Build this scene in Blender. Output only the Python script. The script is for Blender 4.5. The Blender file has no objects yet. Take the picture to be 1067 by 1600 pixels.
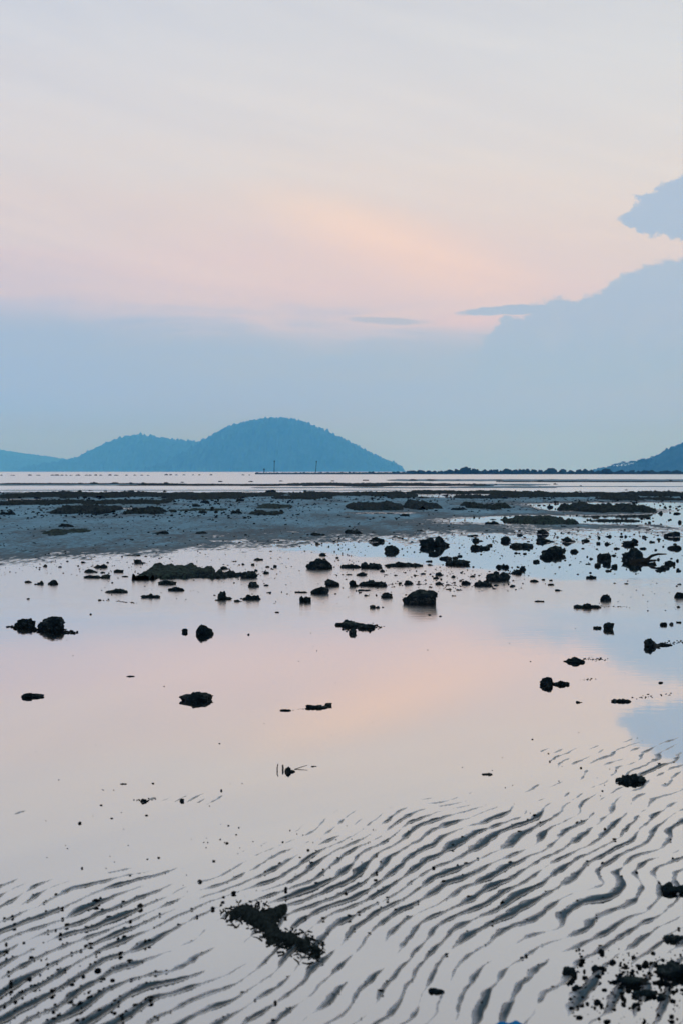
import bpy, bmesh, math, random
import numpy as np

# ------------------------------------------------------------------ camera
SC = bpy.context.scene
F_PX, CX, HY, EYE = 2223.0, 533.5, 736.5, 1.5        # focal length (photo px), centre, horizon row, eye height (m)
cam_d = bpy.data.cameras.new('camera')
cam = bpy.data.objects.new('camera', cam_d)
SC.collection.objects.link(cam)
cam_d.sensor_fit = 'HORIZONTAL'
cam_d.sensor_width = 24.0
cam_d.lens = 24.0 * F_PX / 1067.0
cam_d.clip_start, cam_d.clip_end = 0.05, 60000.0
cam.location = (0, 0, EYE)
cam.rotation_euler = (math.radians(90) - math.atan((800 - HY) / F_PX), 0, 0)
cam_d.dof.use_dof = True
cam_d.dof.focus_distance = 16.0
cam_d.dof.aperture_fstop = 6.3
SC.camera = cam

SC.view_settings.view_transform = 'Standard'
SC.view_settings.look = 'None'
SC.view_settings.exposure = 0.0
SC.view_settings.gamma = 1.0
SC.view_settings.use_curve_mapping = False
SC.cycles.volume_bounces = 5
SC.cycles.max_bounces = 10
SC.cycles.use_denoising = True


def lin(r, g, b):
    f = lambda c: (c / 255) / 12.92 if c / 255 <= 0.04045 else ((c / 255 + 0.055) / 1.055) ** 2.4
    return (f(r), f(g), f(b), 1.0)


# ------------------------------------------------------------------ node helper
class NT:
    def __init__(s, tree):
        s.t = tree

    def n(s, typ, ins=None, **props):
        nd = s.t.nodes.new(typ)
        for k, v in props.items():
            setattr(nd, k, v)
        for k, v in (ins or {}).items():
            s.put(nd.inputs[k], v)
        return nd

    def put(s, sock, v):
        if isinstance(v, bpy.types.NodeSocket):
            s.t.links.new(v, sock)
        else:
            sock.default_value = v

    def m(s, op, a, b=None, c=None, clamp=False):
        nd = s.t.nodes.new('ShaderNodeMath')
        nd.operation = op
        nd.use_clamp = clamp
        for i, v in enumerate((a, b, c)):
            if v is not None:
                s.put(nd.inputs[i], v)
        return nd.outputs[0]

    def rng(s, v, a, b, c=0.0, d=1.0, smooth=False):
        nd = s.n('ShaderNodeMapRange', interpolation_type='SMOOTHSTEP' if smooth else 'LINEAR')
        for k, x in zip(('Value', 'From Min', 'From Max', 'To Min', 'To Max'), (v, a, b, c, d)):
            s.put(nd.inputs[k], x)
        return nd.outputs['Result']

    def ramp(s, fac, stops, mode='LINEAR'):
        nd = s.n('ShaderNodeValToRGB')
        cr = nd.color_ramp
        cr.interpolation = mode
        while len(cr.elements) < len(stops):
            cr.elements.new(0.5)
        for e, (p, c) in zip(cr.elements, stops):
            e.position = p
        for e, (p, c) in zip(cr.elements, stops):
            e.color = c if len(c) == 4 else (*c, 1)
        s.put(nd.inputs[0], fac)
        return nd.outputs[0]

    def mix(s, f, a, b, blend='MIX'):
        nd = s.n('ShaderNodeMix', data_type='RGBA', blend_type=blend)
        s.put(nd.inputs[0], f)
        s.put(nd.inputs[6], a)
        s.put(nd.inputs[7], b)
        return nd.outputs[2]

    def xyz(s, x, y, z=0.0):
        nd = s.n('ShaderNodeCombineXYZ', {0: x, 1: y, 2: z})
        return nd.outputs[0]

    def noise(s, vec, scale, detail=3.0, rough=0.5, dist=0.0):
        nd = s.n('ShaderNodeTexNoise', {'Vector': vec, 'Scale': scale, 'Detail': detail, 'Roughness': rough, 'Distortion': dist})
        return nd.outputs['Fac']


def az(px):
    return math.atan((px - CX) / F_PX)


def el(py):
    return math.atan((HY - py) / F_PX)


# ------------------------------------------------------------------ sky (dusk: the sun is already down behind the cloud bank)
W = bpy.data.worlds.new('World')
SC.world = W
W.use_nodes = True
W.node_tree.nodes.clear()
w = NT(W.node_tree)
gen = w.n('ShaderNodeTexCoord').outputs['Generated']
sep = w.n('ShaderNodeSeparateXYZ', {0: gen})
AZ = w.m('ARCTAN2', sep.outputs[0], sep.outputs[1])
EL = w.m('ARCSINE', w.m('MAXIMUM', sep.outputs[2], 0.0))
# stratus streaks: stretched sideways, they bend the height at which each tone lies
st = w.noise(w.xyz(w.m('MULTIPLY', AZ, 6.5), w.m('MULTIPLY', EL, 46.0), 3.1), 1.0, 5.0, 0.55, 0.6)
st2 = w.noise(w.xyz(w.m('MULTIPLY', AZ, 2.2), w.m('MULTIPLY', EL, 7.0), 9.4), 1.0, 4.0, 0.5)
tilt = w.rng(AZ, -0.3, 0.3, -0.013, 0.012)
E2 = w.m('ADD', w.m('ADD', EL, w.m('MULTIPLY', w.m('SUBTRACT', st, 0.5), 0.056)),
         w.m('ADD', tilt, w.m('MULTIPLY', w.m('SUBTRACT', st2, 0.5), 0.03)))
E2 = w.m('MAXIMUM', E2, 0.0)
tones = [(736, (152, 191, 253)), (690, (156, 191, 247)), (650, (161, 190, 238)), (600, (165, 190, 228)), (560, (169, 191, 221)),
         (525, (177, 193, 218)), (500, (196, 200, 218)), (478, (212, 205, 213)), (440, (221, 209, 211)),
         (395, (221, 212, 212)), (335, (225, 215, 211)), (265, (223, 218, 216)), (180, (220, 219, 221)),
         (60, (214, 217, 223)), (-100, (209, 213, 221))]
# two ramps: fine steps low down, broad ones above
fine = w.ramp(w.m('DIVIDE', E2, 0.4), [(min(el(p) / 0.4, 1.0), lin(*c)) for p, c in tones])
broad = w.ramp(w.m('DIVIDE', E2, 1.6), [(0.0, lin(208, 211, 218)), (0.23, lin(208, 211, 218)), (0.4, lin(206, 212, 224)), (0.62, lin(205, 213, 229)), (1.0, lin(203, 213, 231))])
col = w.mix(w.rng(E2, 0.34, 0.40, smooth=True), fine, broad)
# left of the view a little more lilac, right of it a little creamier
col = w.mix(w.rng(AZ, 0.02, 0.30, 0.0, 0.45, smooth=True), col, w.mix(1.0, col, (1.05, 1.06, 1.02, 1), 'MULTIPLY'))
col = w.mix(w.rng(AZ, 0.02, -0.28, 0.0, 0.8, smooth=True), col, w.mix(1.0, col, (0.92, 0.955, 1.02, 1), 'MULTIPLY'))


def blob(cx, cy, rx, ry, slope=0.0, edge0=1.0, edge1=0.0, warp=None):
    """soft-edged patch of sky round a direction; slope = rise per unit of azimuth"""
    dx = w.m('SUBTRACT', AZ, az(cx))
    dy = w.m('SUBTRACT', w.m('SUBTRACT', EL, el(cy)), w.m('MULTIPLY', dx, slope))
    a = w.m('DIVIDE', dx, rx / F_PX)
    b = w.m('DIVIDE', dy, ry / F_PX)
    d = w.m('SQRT', w.m('ADD', w.m('MULTIPLY', a, a), w.m('MULTIPLY', b, b)))
    if warp is not None:
        d = w.m('ADD', d, warp)
    return w.rng(d, edge0, edge1, 0.0, 1.0, smooth=True)


# afterglow on the high veil
col = w.mix(w.m('MULTIPLY', blob(620, 385, 300, 78, -0.30), 0.92), col, lin(244, 220, 199))
col = w.mix(w.m('MULTIPLY', blob(560, 415, 560, 110, -0.05), 0.45), col, lin(232, 208, 204))
col = w.mix(w.m('MULTIPLY', blob(740, 505, 120, 26, 0.0), 0.6), col, lin(229, 207, 209))
# faint veil streaks
veil = w.noise(w.xyz(w.m('MULTIPLY', w.m('ADD', AZ, w.m('MULTIPLY', EL, 0.8)), 4.0), w.m('MULTIPLY', w.m('ADD', EL, w.m('MULTIPLY', AZ, 0.22)), 26.0), 6.6), 1.0, 5.0, 0.55, 0.8)
vm = w.m('MULTIPLY', w.m('SUBTRACT', veil, 0.5), w.rng(EL, 0.09, 0.16, 0.0, 0.17, smooth=True))
col = w.mix(1.0, col, w.n('ShaderNodeCombineXYZ', {0: w.m('ADD', 1.0, w.m('MULTIPLY', vm, 1.15)), 1: w.m('ADD', 1.0, vm), 2: w.m('ADD', 1.0, w.m('MULTIPLY', vm, 0.55))}).outputs[0], 'MULTIPLY')
# thin sunset clear-sky light through the veil (Sky Texture, disc off)
sky = w.n('ShaderNodeTexSky', sky_type='NISHITA', sun_disc=False, sun_elevation=math.radians(2.0), sun_rotation=math.radians(12.0), altitude=0.0, air_density=1.0, dust_density=1.0, ozone_density=1.0)
skyc = w.mix(1.0, sky.outputs[0], (0.1, 0.1, 0.1, 1), 'MULTIPLY')
col = w.mix(w.rng(EL, 0.2, 0.6, 0.0, 0.03, smooth=True), col, skyc)
# cloud bank: height of its top by azimuth, billowed by noise
bn = w.noise(w.xyz(w.m('MULTIPLY', AZ, 55.0), w.m('MULTIPLY', EL, 70.0), 1.7), 1.0, 4.0, 0.55)
bn2 = w.noise(w.xyz(w.m('MULTIPLY', AZ, 180.0), w.m('MULTIPLY', EL, 200.0), 5.7), 1.0, 3.0, 0.5)
bump = w.m('ADD', w.m('MULTIPLY', w.m('SUBTRACT', bn, 0.5), 0.020), w.m('MULTIPLY', w.m('SUBTRACT', bn2, 0.5), 0.007))
tops = [(-600, 640), (480, 640), (640, 600), (705, 556), (742, 540), (764, 512), (790, 489), (830, 472), (880, 463), (925, 455),
        (938, 449), (962, 438), (975, 424), (1010, 413), (1067, 404), (1180, 392), (1350, 405), (1550, 450), (1800, 520)]
pts = [((az(p) + 0.5), el(q + 9) / 0.2) for p, q in tops]
tr = w.ramp(w.m('ADD', AZ, 0.5), [(max(0.0, min(1.0, a)), (b, b, b, 1)) for a, b in pts])
top = w.m('MULTIPLY', tr, 0.2)
bank = w.rng(w.m('SUBTRACT', w.m('ADD', top, bump), EL), -0.0028, 0.0030, smooth=True)
soft = w.rng(AZ, az(690), az(770), 0.0, 1.0, smooth=True)
bank = w.m('MULTIPLY', w.m('MULTIPLY', bank, soft), w.rng(EL, el(650), el(535), 0.0, 1.0, smooth=True))
wn = w.m('ADD', w.m('MULTIPLY', w.m('SUBTRACT', bn, 0.5), 0.9), w.m('MULTIPLY', w.m('SUBTRACT', bn2, 0.5), 0.35))
tongue = blob(788, 487, 80, 8, 0.05, 1.05, 0.75, wn)
small = w.m('MAXIMUM', blob(1095, 332, 112, 46, 0.12, 1.04, 0.93, wn),
            w.m('MAXIMUM', blob(1012, 345, 48, 15, 0.10, 1.05, 0.8, wn), blob(1085, 374, 60, 8, 0.0, 1.05, 0.8, wn)))
streak = blob(605, 502, 72, 6.5, -0.05, 1.1, 0.5, w.m('MULTIPLY', wn, 0.7))
cl = w.ramp(w.m('DIVIDE', EL, 0.25), [(0.0, lin(146, 190, 252)), (0.25, lin(161, 190, 226)), (0.42, lin(171, 191, 220)), (0.55, lin(173, 193, 219)), (1.0, lin(178, 194, 218))])
cl = w.mix(w.m('MULTIPLY', w.m('SUBTRACT', st2, 0.35, clamp=True), 0.5), cl, lin(178, 194, 212))
cl = w.mix(w.m('MULTIPLY', w.m('SUBTRACT', bn, 0.45, clamp=True), 0.9), cl, lin(186, 199, 217))
mask = w.m('MAXIMUM', w.m('MAXIMUM', bank, tongue), small)
col = w.mix(mask, col, cl)
col = w.mix(w.m('MULTIPLY', streak, 0.8), col, lin(178, 190, 209))
# the lowest sky is bluer still before the sea haze veils it
col = w.mix(w.rng(EL, 0.0, 0.075, 1.0, 0.0, smooth=True), col, w.mix(1.0, col, (1.0, 1.0, 1.35, 1), 'MULTIPLY'))
bg = w.n('ShaderNodeBackground', {'Color': col, 'Strength': 1.0})
w.t.links.new(bg.outputs[0], w.n('ShaderNodeOutputWorld').inputs['Surface'])

# ------------------------------------------------------------------ numpy noise
rs = np.random.RandomState(7)
PERM = rs.permutation(512).astype(np.int64)
PERM = np.concatenate([PERM, PERM])
G3 = rs.normal(size=(512, 3))
G3 /= np.linalg.norm(G3, axis=1, keepdims=True)


def pn3(x, y, z):
    x, y, z = np.broadcast_arrays(np.asarray(x, float), np.asarray(y, float), np.asarray(z, float))
    xi, yi, zi = np.floor(x).astype(np.int64), np.floor(y).astype(np.int64), np.floor(z).astype(np.int64)
    xf, yf, zf = x - xi, y - yi, z - zi
    u, v, q = (t * t * t * (t * (t * 6 - 15) + 10) for t in (xf, yf, zf))
    out = 0
    for dx in (0, 1):
        for dy in (0, 1):
            for dz in (0, 1):
                h = PERM[(PERM[(PERM[(xi + dx) & 511] + yi + dy) & 511] + zi + dz) & 511]
                g = G3[h]
                d = g[..., 0] * (xf - dx) + g[..., 1] * (yf - dy) + g[..., 2] * (zf - dz)
                out = out + d * (u if dx else 1 - u) * (v if dy else 1 - v) * (q if dz else 1 - q)
    return out * 1.5


def fbm(x, y, z, o=4, gain=0.5):
    s, a, f = 0, 1.0, 1.0
    for i in range(o):
        s = s + a * pn3(x * f + 17.3 * i, y * f - 9.1 * i, z * f + 4.7 * i)
        a *= gain
        f *= 2.03
    return s


def sst(a, b, x):
    t = np.clip((x - a) / (b - a), 0, 1)
    return t * t * (3 - 2 * t)


# ------------------------------------------------------------------ materials
def material(name):
    m = bpy.data.materials.new(name)
    m.use_nodes = True
    m.node_tree.nodes.clear()
    k = NT(m.node_tree)
    out = k.n('ShaderNodeOutputMaterial')
    p = k.n('ShaderNodeBsdfPrincipled')
    k.t.links.new(p.outputs[0], out.inputs['Surface'])
    return m, k, p


def mat_sand():
    m, k, p = material('wet_sand')
    pos = k.n('ShaderNodeNewGeometry').outputs['Position']
    sp = k.n('ShaderNodeSeparateXYZ', {0: pos})
    big = k.noise(k.xyz(k.m('MULTIPLY', sp.outputs[0], 0.5), k.m('MULTIPLY', sp.outputs[1], 0.12)), 1.0, 5, 0.6)
    grain = k.noise(pos, 160.0, 3, 0.6)
    lump = k.noise(pos, 14.0, 5, 0.65)
    fleck = k.noise(k.xyz(k.m('MULTIPLY', sp.outputs[0], 7.0), k.m('MULTIPLY', sp.outputs[1], 2.2)), 1.0, 4, 0.7)
    f = k.m('ADD', k.m('MULTIPLY', big, 0.45), k.m('ADD', k.m('MULTIPLY', lump, 0.25), k.m('MULTIPLY', fleck, 0.30)))
    c = k.ramp(f, [(0.38, (0.010, 0.030, 0.040)), (0.5, (0.028, 0.066, 0.084)), (0.62, (0.066, 0.125, 0.148))])
    dry = k.rng(sp.outputs[2], 0.013, 0.026, smooth=True)      # sand that has drained is paler
    c = k.mix(dry, c, k.ramp(f, [(0.43, (0.022, 0.072, 0.094)), (0.51, (0.070, 0.196, 0.262)), (0.60, (0.120, 0.285, 0.360))]))
    c = k.mix(k.rng(grain, 0.35, 0.7, 0, 0.5), c, k.mix(1.0, c, (0.5, 0.5, 0.55, 1), 'MULTIPLY'))
    z = sp.outputs[2]
    # a thin film of water still lies on the sand just above the water line
    film = k.rng(k.m('ADD', z, k.m('MULTIPLY', k.m('SUBTRACT', lump, 0.5), 0.006)), 0.0, 0.0085, 0.85, 0.0, smooth=True)
    k.put(p.inputs['Base Color'], k.mix(film, c, (0.56, 0.565, 0.56, 1)))
    k.put(p.inputs['Metallic'], film)
    k.put(p.inputs['Roughness'], k.rng(film, 0.0, 0.85, 0.72, 0.16))
    p.inputs['Specular IOR Level'].default_value = 0.22
    b = k.n('ShaderNodeBump', {'Strength': 0.8, 'Distance': 0.03, 'Height': k.m('MULTIPLY', k.m('ADD', lump, k.m('ADD', k.m('MULTIPLY', grain, 0.12), fleck)), k.m('SUBTRACT', 1.0, film))})
    k.put(p.inputs['Normal'], b.outputs[0])
    return m


def mat_water():
    m, k, p = material('sea_water')
    pos = k.n('ShaderNodeNewGeometry').outputs['Position']
    s = k.n('ShaderNodeSeparateXYZ', {0: pos})
    X, Y = s.outputs[0], s.outputs[1]
    lanes = k.noise(k.xyz(k.m('MULTIPLY', X, 0.004), k.m('MULTIPLY', Y, 0.02)), 1.0, 3, 0.5)
    p.inputs['Base Color'].default_value = (0.525, 0.515, 0.495, 1)
    p.inputs['Metallic'].default_value = 1.0
    p.inputs['Coat Weight'].default_value = 1.0
    p.inputs['Coat IOR'].default_value = 1.4
    # still film in front, a breeze over the middle pool, a lee strip under the bar, ruffled open water farther out
    wob = k.noise(k.xyz(k.m('MULTIPLY', X, 0.7), k.m('MULTIPLY', Y, 0.5)), 1.0, 4, 0.6)
    Yw = k.m('ADD', Y, k.m('MULTIPLY', k.m('SUBTRACT', wob, 0.5), 5.0))
    lee = k.m('MULTIPLY', k.ramp(k.rng(X, -10.0, 10.0), [(0.0, (0.9,) * 3), (0.25, (0.72,) * 3), (0.38, (0.5,) * 3), (0.5, (0.43,) * 3), (0.585, (0.38,) * 3), (0.64, (0.33,) * 3), (1.0, (0.32,) * 3)]), 60.0)
    breeze = k.m('MULTIPLY', k.rng(Yw, 12.2, 17.0, smooth=True), k.rng(k.m('SUBTRACT', lee, Yw), -1.2, 1.2, smooth=True))
    far = k.rng(k.m('ADD', Y, k.m('MULTIPLY', k.m('SUBTRACT', lanes, 0.5), 40.0)), 62.0, 130.0, 0.0, 1.0, smooth=True)
    rgh = k.m('ADD', 0.028, k.m('ADD', k.m('MULTIPLY', breeze, 0.20), k.m('MULTIPLY', far, 0.25)))
    k.put(p.inputs['Roughness'], rgh)
    k.put(p.inputs['Coat Roughness'], rgh)
    wv = k.noise(k.xyz(k.m('MULTIPLY', X, 4.0), k.m('MULTIPLY', Y, 11.0)), 1.0, 3, 0.55, 0.4)
    calm = k.m('MULTIPLY', k.rng(Y, 6.5, 13.0, 0.02, 0.25, smooth=True), k.rng(Y, 17.0, 22.0, 1.0, 0.3, smooth=True))
    amp = k.m('ADD', calm, k.m('MULTIPLY', breeze, 1.0))
    b = k.n('ShaderNodeBump', {'Strength': 1.0, 'Distance': 0.0026, 'Height': k.m('MULTIPLY', wv, amp)})
    k.put(p.inputs['Normal'], b.outputs[0])
    k.put(p.inputs['Coat Normal'], b.outputs[0])
    return m


def mat_rock(name, algae=0.0, tone=1.0):
    m, k, p = material(name)
    tc = k.n('ShaderNodeTexCoord').outputs['Object']
    pos = k.n('ShaderNodeNewGeometry')
    v = k.n('ShaderNodeVectorMath', {0: tc, 1: pos.outputs['Position']}, operation='ADD').outputs[0]
    a = k.noise(v, 6.0, 5, 0.65)
    b = k.noise(v, 38.0, 4, 0.65)
    c = k.ramp(k.m('ADD', k.m('MULTIPLY', a, 0.6), k.m('MULTIPLY', b, 0.4)),
               [(0.36, tuple(tone * x for x in (0.0025, 0.0055, 0.0075))), (0.52, tuple(tone * x for x in (0.006, 0.012, 0.015))), (0.64, tuple(tone * x for x in (0.050, 0.056, 0.053)))])
    if algae:
        nz = k.n('ShaderNodeSeparateXYZ', {0: pos.outputs['Normal']}).outputs[2]
        f = k.m('MULTIPLY', k.rng(nz, 0.35, 0.9, 0, algae, smooth=True), k.rng(a, 0.4, 0.62))
        c = k.mix(f, c, (0.034, 0.060, 0.046, 1))
    k.put(p.inputs['Base Color'], c)
    p.inputs['Roughness'].default_value = 0.72
    p.inputs['Specular IOR Level'].default_value = 0.01
    vo = k.n('ShaderNodeTexVoronoi', {'Vector': v, 'Scale': 26.0}).outputs['Distance']
    h = k.m('ADD', k.m('MULTIPLY', b, 0.8), k.m('ADD', k.m('MULTIPLY', a, 0.8), k.m('MULTIPLY', vo, 0.6)))
    bu = k.n('ShaderNodeBump', {'Strength': 0.8, 'Distance': 0.03, 'Height': h})
    k.put(p.inputs['Normal'], bu.outputs[0])
    return m


def mat_plain(name, c0, c1, scale, rough, bump=0.0):
    m, k, p = material(name)
    tc = k.n('ShaderNodeTexCoord').outputs['Object']
    a = k.noise(tc, scale, 4, 0.6)
    k.put(p.inputs['Base Color'], k.ramp(a, [(0.3, c0), (0.7, c1)]))
    p.inputs['Roughness'].default_value = rough
    p.inputs['Specular IOR Level'].default_value = 0.4 if rough < 0.5 else 0.01
    if bump:
        k.put(p.inputs['Normal'], k.n('ShaderNodeBump', {'Strength': 0.7, 'Distance': bump, 'Height': a}).outputs[0])
    return m


M_SAND, M_WATER = mat_sand(), mat_water()
M_ROCK = mat_rock('coral_rock', 0.25, 1.35)
M_SHELF = mat_rock('algae_rock', 0.45, 0.9)
M_GREEN = mat_rock('green_algae_rock', 0.95, 1.3)
M_PEB = mat_rock('pebble_rock', 0.0, 0.5)
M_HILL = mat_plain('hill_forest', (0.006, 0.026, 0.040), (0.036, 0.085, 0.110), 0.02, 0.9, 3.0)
M_PALM = mat_plain('palm_leaf', (0.005, 0.022, 0.018), (0.012, 0.034, 0.024), 0.5, 0.7)
M_BARK = mat_plain('bark', (0.008, 0.018, 0.02), (0.018, 0.026, 0.026), 2.0, 0.85)
M_WEED = mat_plain('seaweed', (0.003, 0.006, 0.007), (0.022, 0.030, 0.028), 60.0, 0.75, 0.01)
M_BLUE = mat_plain('blue_plastic', (0.002, 0.10, 0.26), (0.006, 0.16, 0.36), 9.0, 0.6, 0.002)
M_TWIG = mat_plain('wet_wood', (0.008, 0.010, 0.010), (0.022, 0.024, 0.022), 20.0, 0.7, 0.004)
M_SHELL = mat_plain('shell_white', (0.6, 0.6, 0.6), (0.75, 0.75, 0.74), 20.0, 0.5)

COL = SC.collection


def mesh_obj(name, V, Fc, mat, loc=(0, 0, 0), parent=None, smooth=True):
    me = bpy.data.meshes.new(name)
    V = np.asarray(V, dtype=np.float32)
    Fc = np.asarray(Fc, dtype=np.int32)
    n = Fc.shape[1]
    me.vertices.add(len(V))
    me.vertices.foreach_set('co', V.ravel())
    me.loops.add(Fc.size)
    me.loops.foreach_set('vertex_index', Fc.ravel())
    me.polygons.add(len(Fc))
    me.polygons.foreach_set('loop_start', np.arange(0, Fc.size, n, dtype=np.int32))
    me.polygons.foreach_set('loop_total', np.full(len(Fc), n, dtype=np.int32))
    me.polygons.foreach_set('use_smooth', np.full(len(Fc), smooth, dtype=bool))
    me.update(calc_edges=True)
    me.validate()
    me.materials.append(mat)
    o = bpy.data.objects.new(name, me)
    o.location = loc
    if parent is not None:
        o.parent = parent
    COL.objects.link(o)
    return o


def tag(o, label=None, cat=None, group=None, kind=None):
    for k, v in (('label', label), ('category', cat), ('group', group), ('kind', kind)):
        if v:
            o[k] = v
    return o


def empty(name, loc):
    o = bpy.data.objects.new(name, None)
    o.location = loc
    o.empty_display_size = 0.2
    COL.objects.link(o)
    return o


def grid_faces(nr, nc):
    i = np.arange(nr * nc).reshape(nr, nc)
    return np.stack([i[:-1, :-1], i[:-1, 1:], i[1:, 1:], i[1:, :-1]], -1).reshape(-1, 4)


# a pixel column and a row of the photo <-> a spot on the flat shore
def dist(py):
    return EYE * F_PX / (py - HY)


def spot(px, py):
    y = dist(py)
    return (px - CX) / F_PX * y, y


# ------------------------------------------------------------------ shore: one sheet of sand
def emergence(px, py):
    """how far the ripple crests stand out of the water film (0..1)"""
    E = np.zeros_like(px)
    for cx, cy, sx, sy, wt in EM:
        E = E + wt * np.exp(-((px - cx) / sx) ** 2 - ((py - cy) / sy) ** 2)
    return E


EM = [(20, 1600, 250, 120, 1.0), (60, 1470, 190, 62, 0.62), (230, 1385, 70, 28, 0.45), (-60, 1410, 120, 40, 0.4),
      (330, 1620, 220, 75, 0.7), (620, 1390, 190, 75, 0.95), (470, 1430, 90, 60, 0.55), (820, 1300, 230, 48, 0.75), (850, 1430, 260, 90, 0.75),
      (1020, 1370, 120, 80, 0.5), (760, 1570, 330, 62, 0.8), (1040, 1570, 150, 90, 0.5), (1010, 1195, 110, 38, 0.62),
      (880, 1180, 100, 28, 0.20), (1080, 1260, 80, 40, 0.3), (320, 1252, 55, 10, 0.50), (222, 1254, 22, 6, 0.45), (560, 1285, 90, 14, 0.25),
      (30, 1273, 25, 6, 0.42), (250, 1455, 130, 60, 0.42), (390, 1540, 150, 50, 0.35), (150, 1400, 160, 30, 0.3), (420, 1365, 90, 30, 0.35), (930, 1240, 90, 22, 0.28)]
LAM = 0.067


def ripples(X, Y):
    """height 0..1 of the sand ripples: gentle on the left, steep on the right, each crest with breaks of its own"""
    a = math.radians(63)
    nx, ny = math.sin(a), -math.cos(a)
    wob = 0.9 * fbm(X * 0.9, Y * 0.9, 2.0, 2) + 0.85 * pn3(X * 2.4, Y * 2.0, 7.7) + 0.20 * pn3(X * 7, Y * 5, 3.3) + 0.07 * pn3(X * 18, Y * 14, 1.3)
    ph = (X * nx + Y * ny) / LAM + wob * 1.3 - 0.5 * X * np.abs(X)
    k = np.floor(ph)
    t = ph - k
    s = X * ny * -1 + Y * nx
    own = 0.55 * pn3(s * 3.0, k * 7.31 + 0.5, 4.0) + 0.38 * pn3(s * 7.5, k * 3.17 + 0.5, 9.0) + 0.16 * pn3(s * 17, k * 5.3 + 0.5, 2.0)
    r = np.where(t < 0.80, (t / 0.80) ** 1.2, 1 - sst(0.80, 1.0, t))
    return r, own


def ground_z(X, Y):
    Yc = np.maximum(Y, 2.2)
    py = HY + EYE * F_PX / Yc
    px = CX + X / Yc * F_PX  # ripple zones, bar and pools are laid out in image pixels
    z = np.full_like(X, -0.05)
    # --- rippled flat in front
    near = Y < 10.5
    xn, yn = X[near], Y[near]
    pxn, pyn = px[near], py[near]
    E = emergence(pxn, pyn)
    E = E + (0.15 * pn3(xn * 1.6, yn * 1.6, 11.0) + 0.22 * pn3(xn * 5.0, yn * 3.2, 5.0) + 0.12 * pn3(xn * 14, yn * 9, 8.0)) * sst(0.05, 0.3, E)
    thr = 1.16 - 0.55 * np.clip(E, 0, 1.10)
    r, own = ripples(xn, yn)
    thr = thr - 0.85 * own * sst(0.08, 0.4, E) - 0.02
    rough = 0.0016 * pn3(xn * 30, yn * 30, 1.0) + 0.0010 * pn3(xn * 70, yn * 70, 2.0)
    zn = 0.018 * (r - thr) + rough * sst(-0.15, 0.1, r - thr)
    z[near] = np.clip(zn, -0.02, 0.03)
    # --- sand bar
    mid = (Y >= 10.5) & (Y < 420)
    xm, ym = X[mid], Y[mid]
    u, v = px[mid], py[mid]
    edge = np.interp(u, [-600, 0, 150, 300, 430, 560, 700, 780, 900, 1067, 1700], [905, 885, 873, 862, 853, 846, 842, 841, 839, 837, 836])
    lo = (edge - v) / 33.0
    hi = (v - 768.5) / 5.0
    bar = np.minimum(np.clip(lo, -1.3, 1), np.clip(hi, -1.3, 1))
    n1 = fbm(xm * 0.5, ym * 0.16, 4.0, 3)
    n2 = pn3(xm * 2.6, ym * 0.9, 6.0)
    n3 = pn3(xm * 9.0, ym * 3.0, 9.0)
    n4 = pn3(xm * 16.0, ym * 4.5, 2.0)
    zz = 0.027 * bar + 0.011 * n1 + 0.009 * n2 + 0.010 * n3 + 0.007 * n4 * sst(70, 40, ym)

    def dip(cx, cy, sx, sy, d):
        return d * np.exp(-np.abs((u - cx) / sx) ** 3 - ((v - cy) / sy) ** 2)
    zz = zz - dip(960, 811, 260, 6.0, 0.06) - dip(1000, 790, 190, 5.0, 0.05) - dip(730, 775, 90, 3.0, 0.05) - dip(40, 781.5, 34, 1.6, 0.05)
    zz = zz - dip(900, 796, 60, 3.5, 0.035) - dip(600, 802, 60, 1.6, 0.03) - dip(180, 795, 60, 2.5, 0.024) - dip(1180, 805, 160, 14, 0.05)
    # right-hand fringe: sand shows only in flecks
    zz = zz - 0.003 * sst(700, 800, u) * sst(815, 835, v)

    def strip(cy, hw, u0, u1, h):
        m = np.minimum(sst(u0 - 40, u0 + 40, u), 1 - sst(u1 - 40, u1 + 40, u))
        return m * h * (1.6 * np.exp(-((v - cy) / hw) ** 2) - 0.0)
    far = np.full_like(zz, -0.05)
    far = far + strip(757.3, 1.9, -900, 860, 0.06) + strip(762.0, 1.3, 380, 880, 0.05) + strip(766.2, 0.5, -900, 660, 0.06) \
        + strip(750.3, 2.0, 600, 1900, 0.06) + strip(760.4, 0.5, 720, 1900, 0.07)
    far = far + 0.02 * n1
    z[mid] = np.clip(np.where(v > 769.2, zz, np.maximum(far, np.where(v > 767.5, zz, -1))), -0.1, 0.05)
    z[Y >= 420] = -2.0
    return z


def build_ground():
    rows = np.concatenate([np.array([-400, -120, -40, -15, -6, -2, 0, 1.2, 2.2, 2.8, 3.2]),
                           np.arange(3.4, 9.0, 0.0115),
                           9.0 * 1.0056 ** np.arange(0, 345), 61.8 * 1.012 ** np.arange(0, 175), np.geomspace(520, 11550, 14)])
    rows = np.unique(rows)
    inner = np.linspace(-0.275, 0.275, 520)
    outer = 0.275 + 0.012 * (1.35 ** np.arange(1, 22) - 1) * 2
    outer = outer[outer < 30]
    u = np.concatenate([-outer[::-1], inner, outer])
    Y, U = np.meshgrid(rows, u, indexing='ij')
    X = U * np.maximum(Y, 3.2)
    X = np.clip(X, -11700, 11700)
    Z = ground_z(X, Y)
    V = np.stack([X, Y, Z], -1).reshape(-1, 3)
    o = mesh_obj('ground', V, grid_faces(len(rows), len(u)), M_SAND)
    tag(o, 'rippled dark wet sand of the tidal flat', kind='structure')


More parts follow.
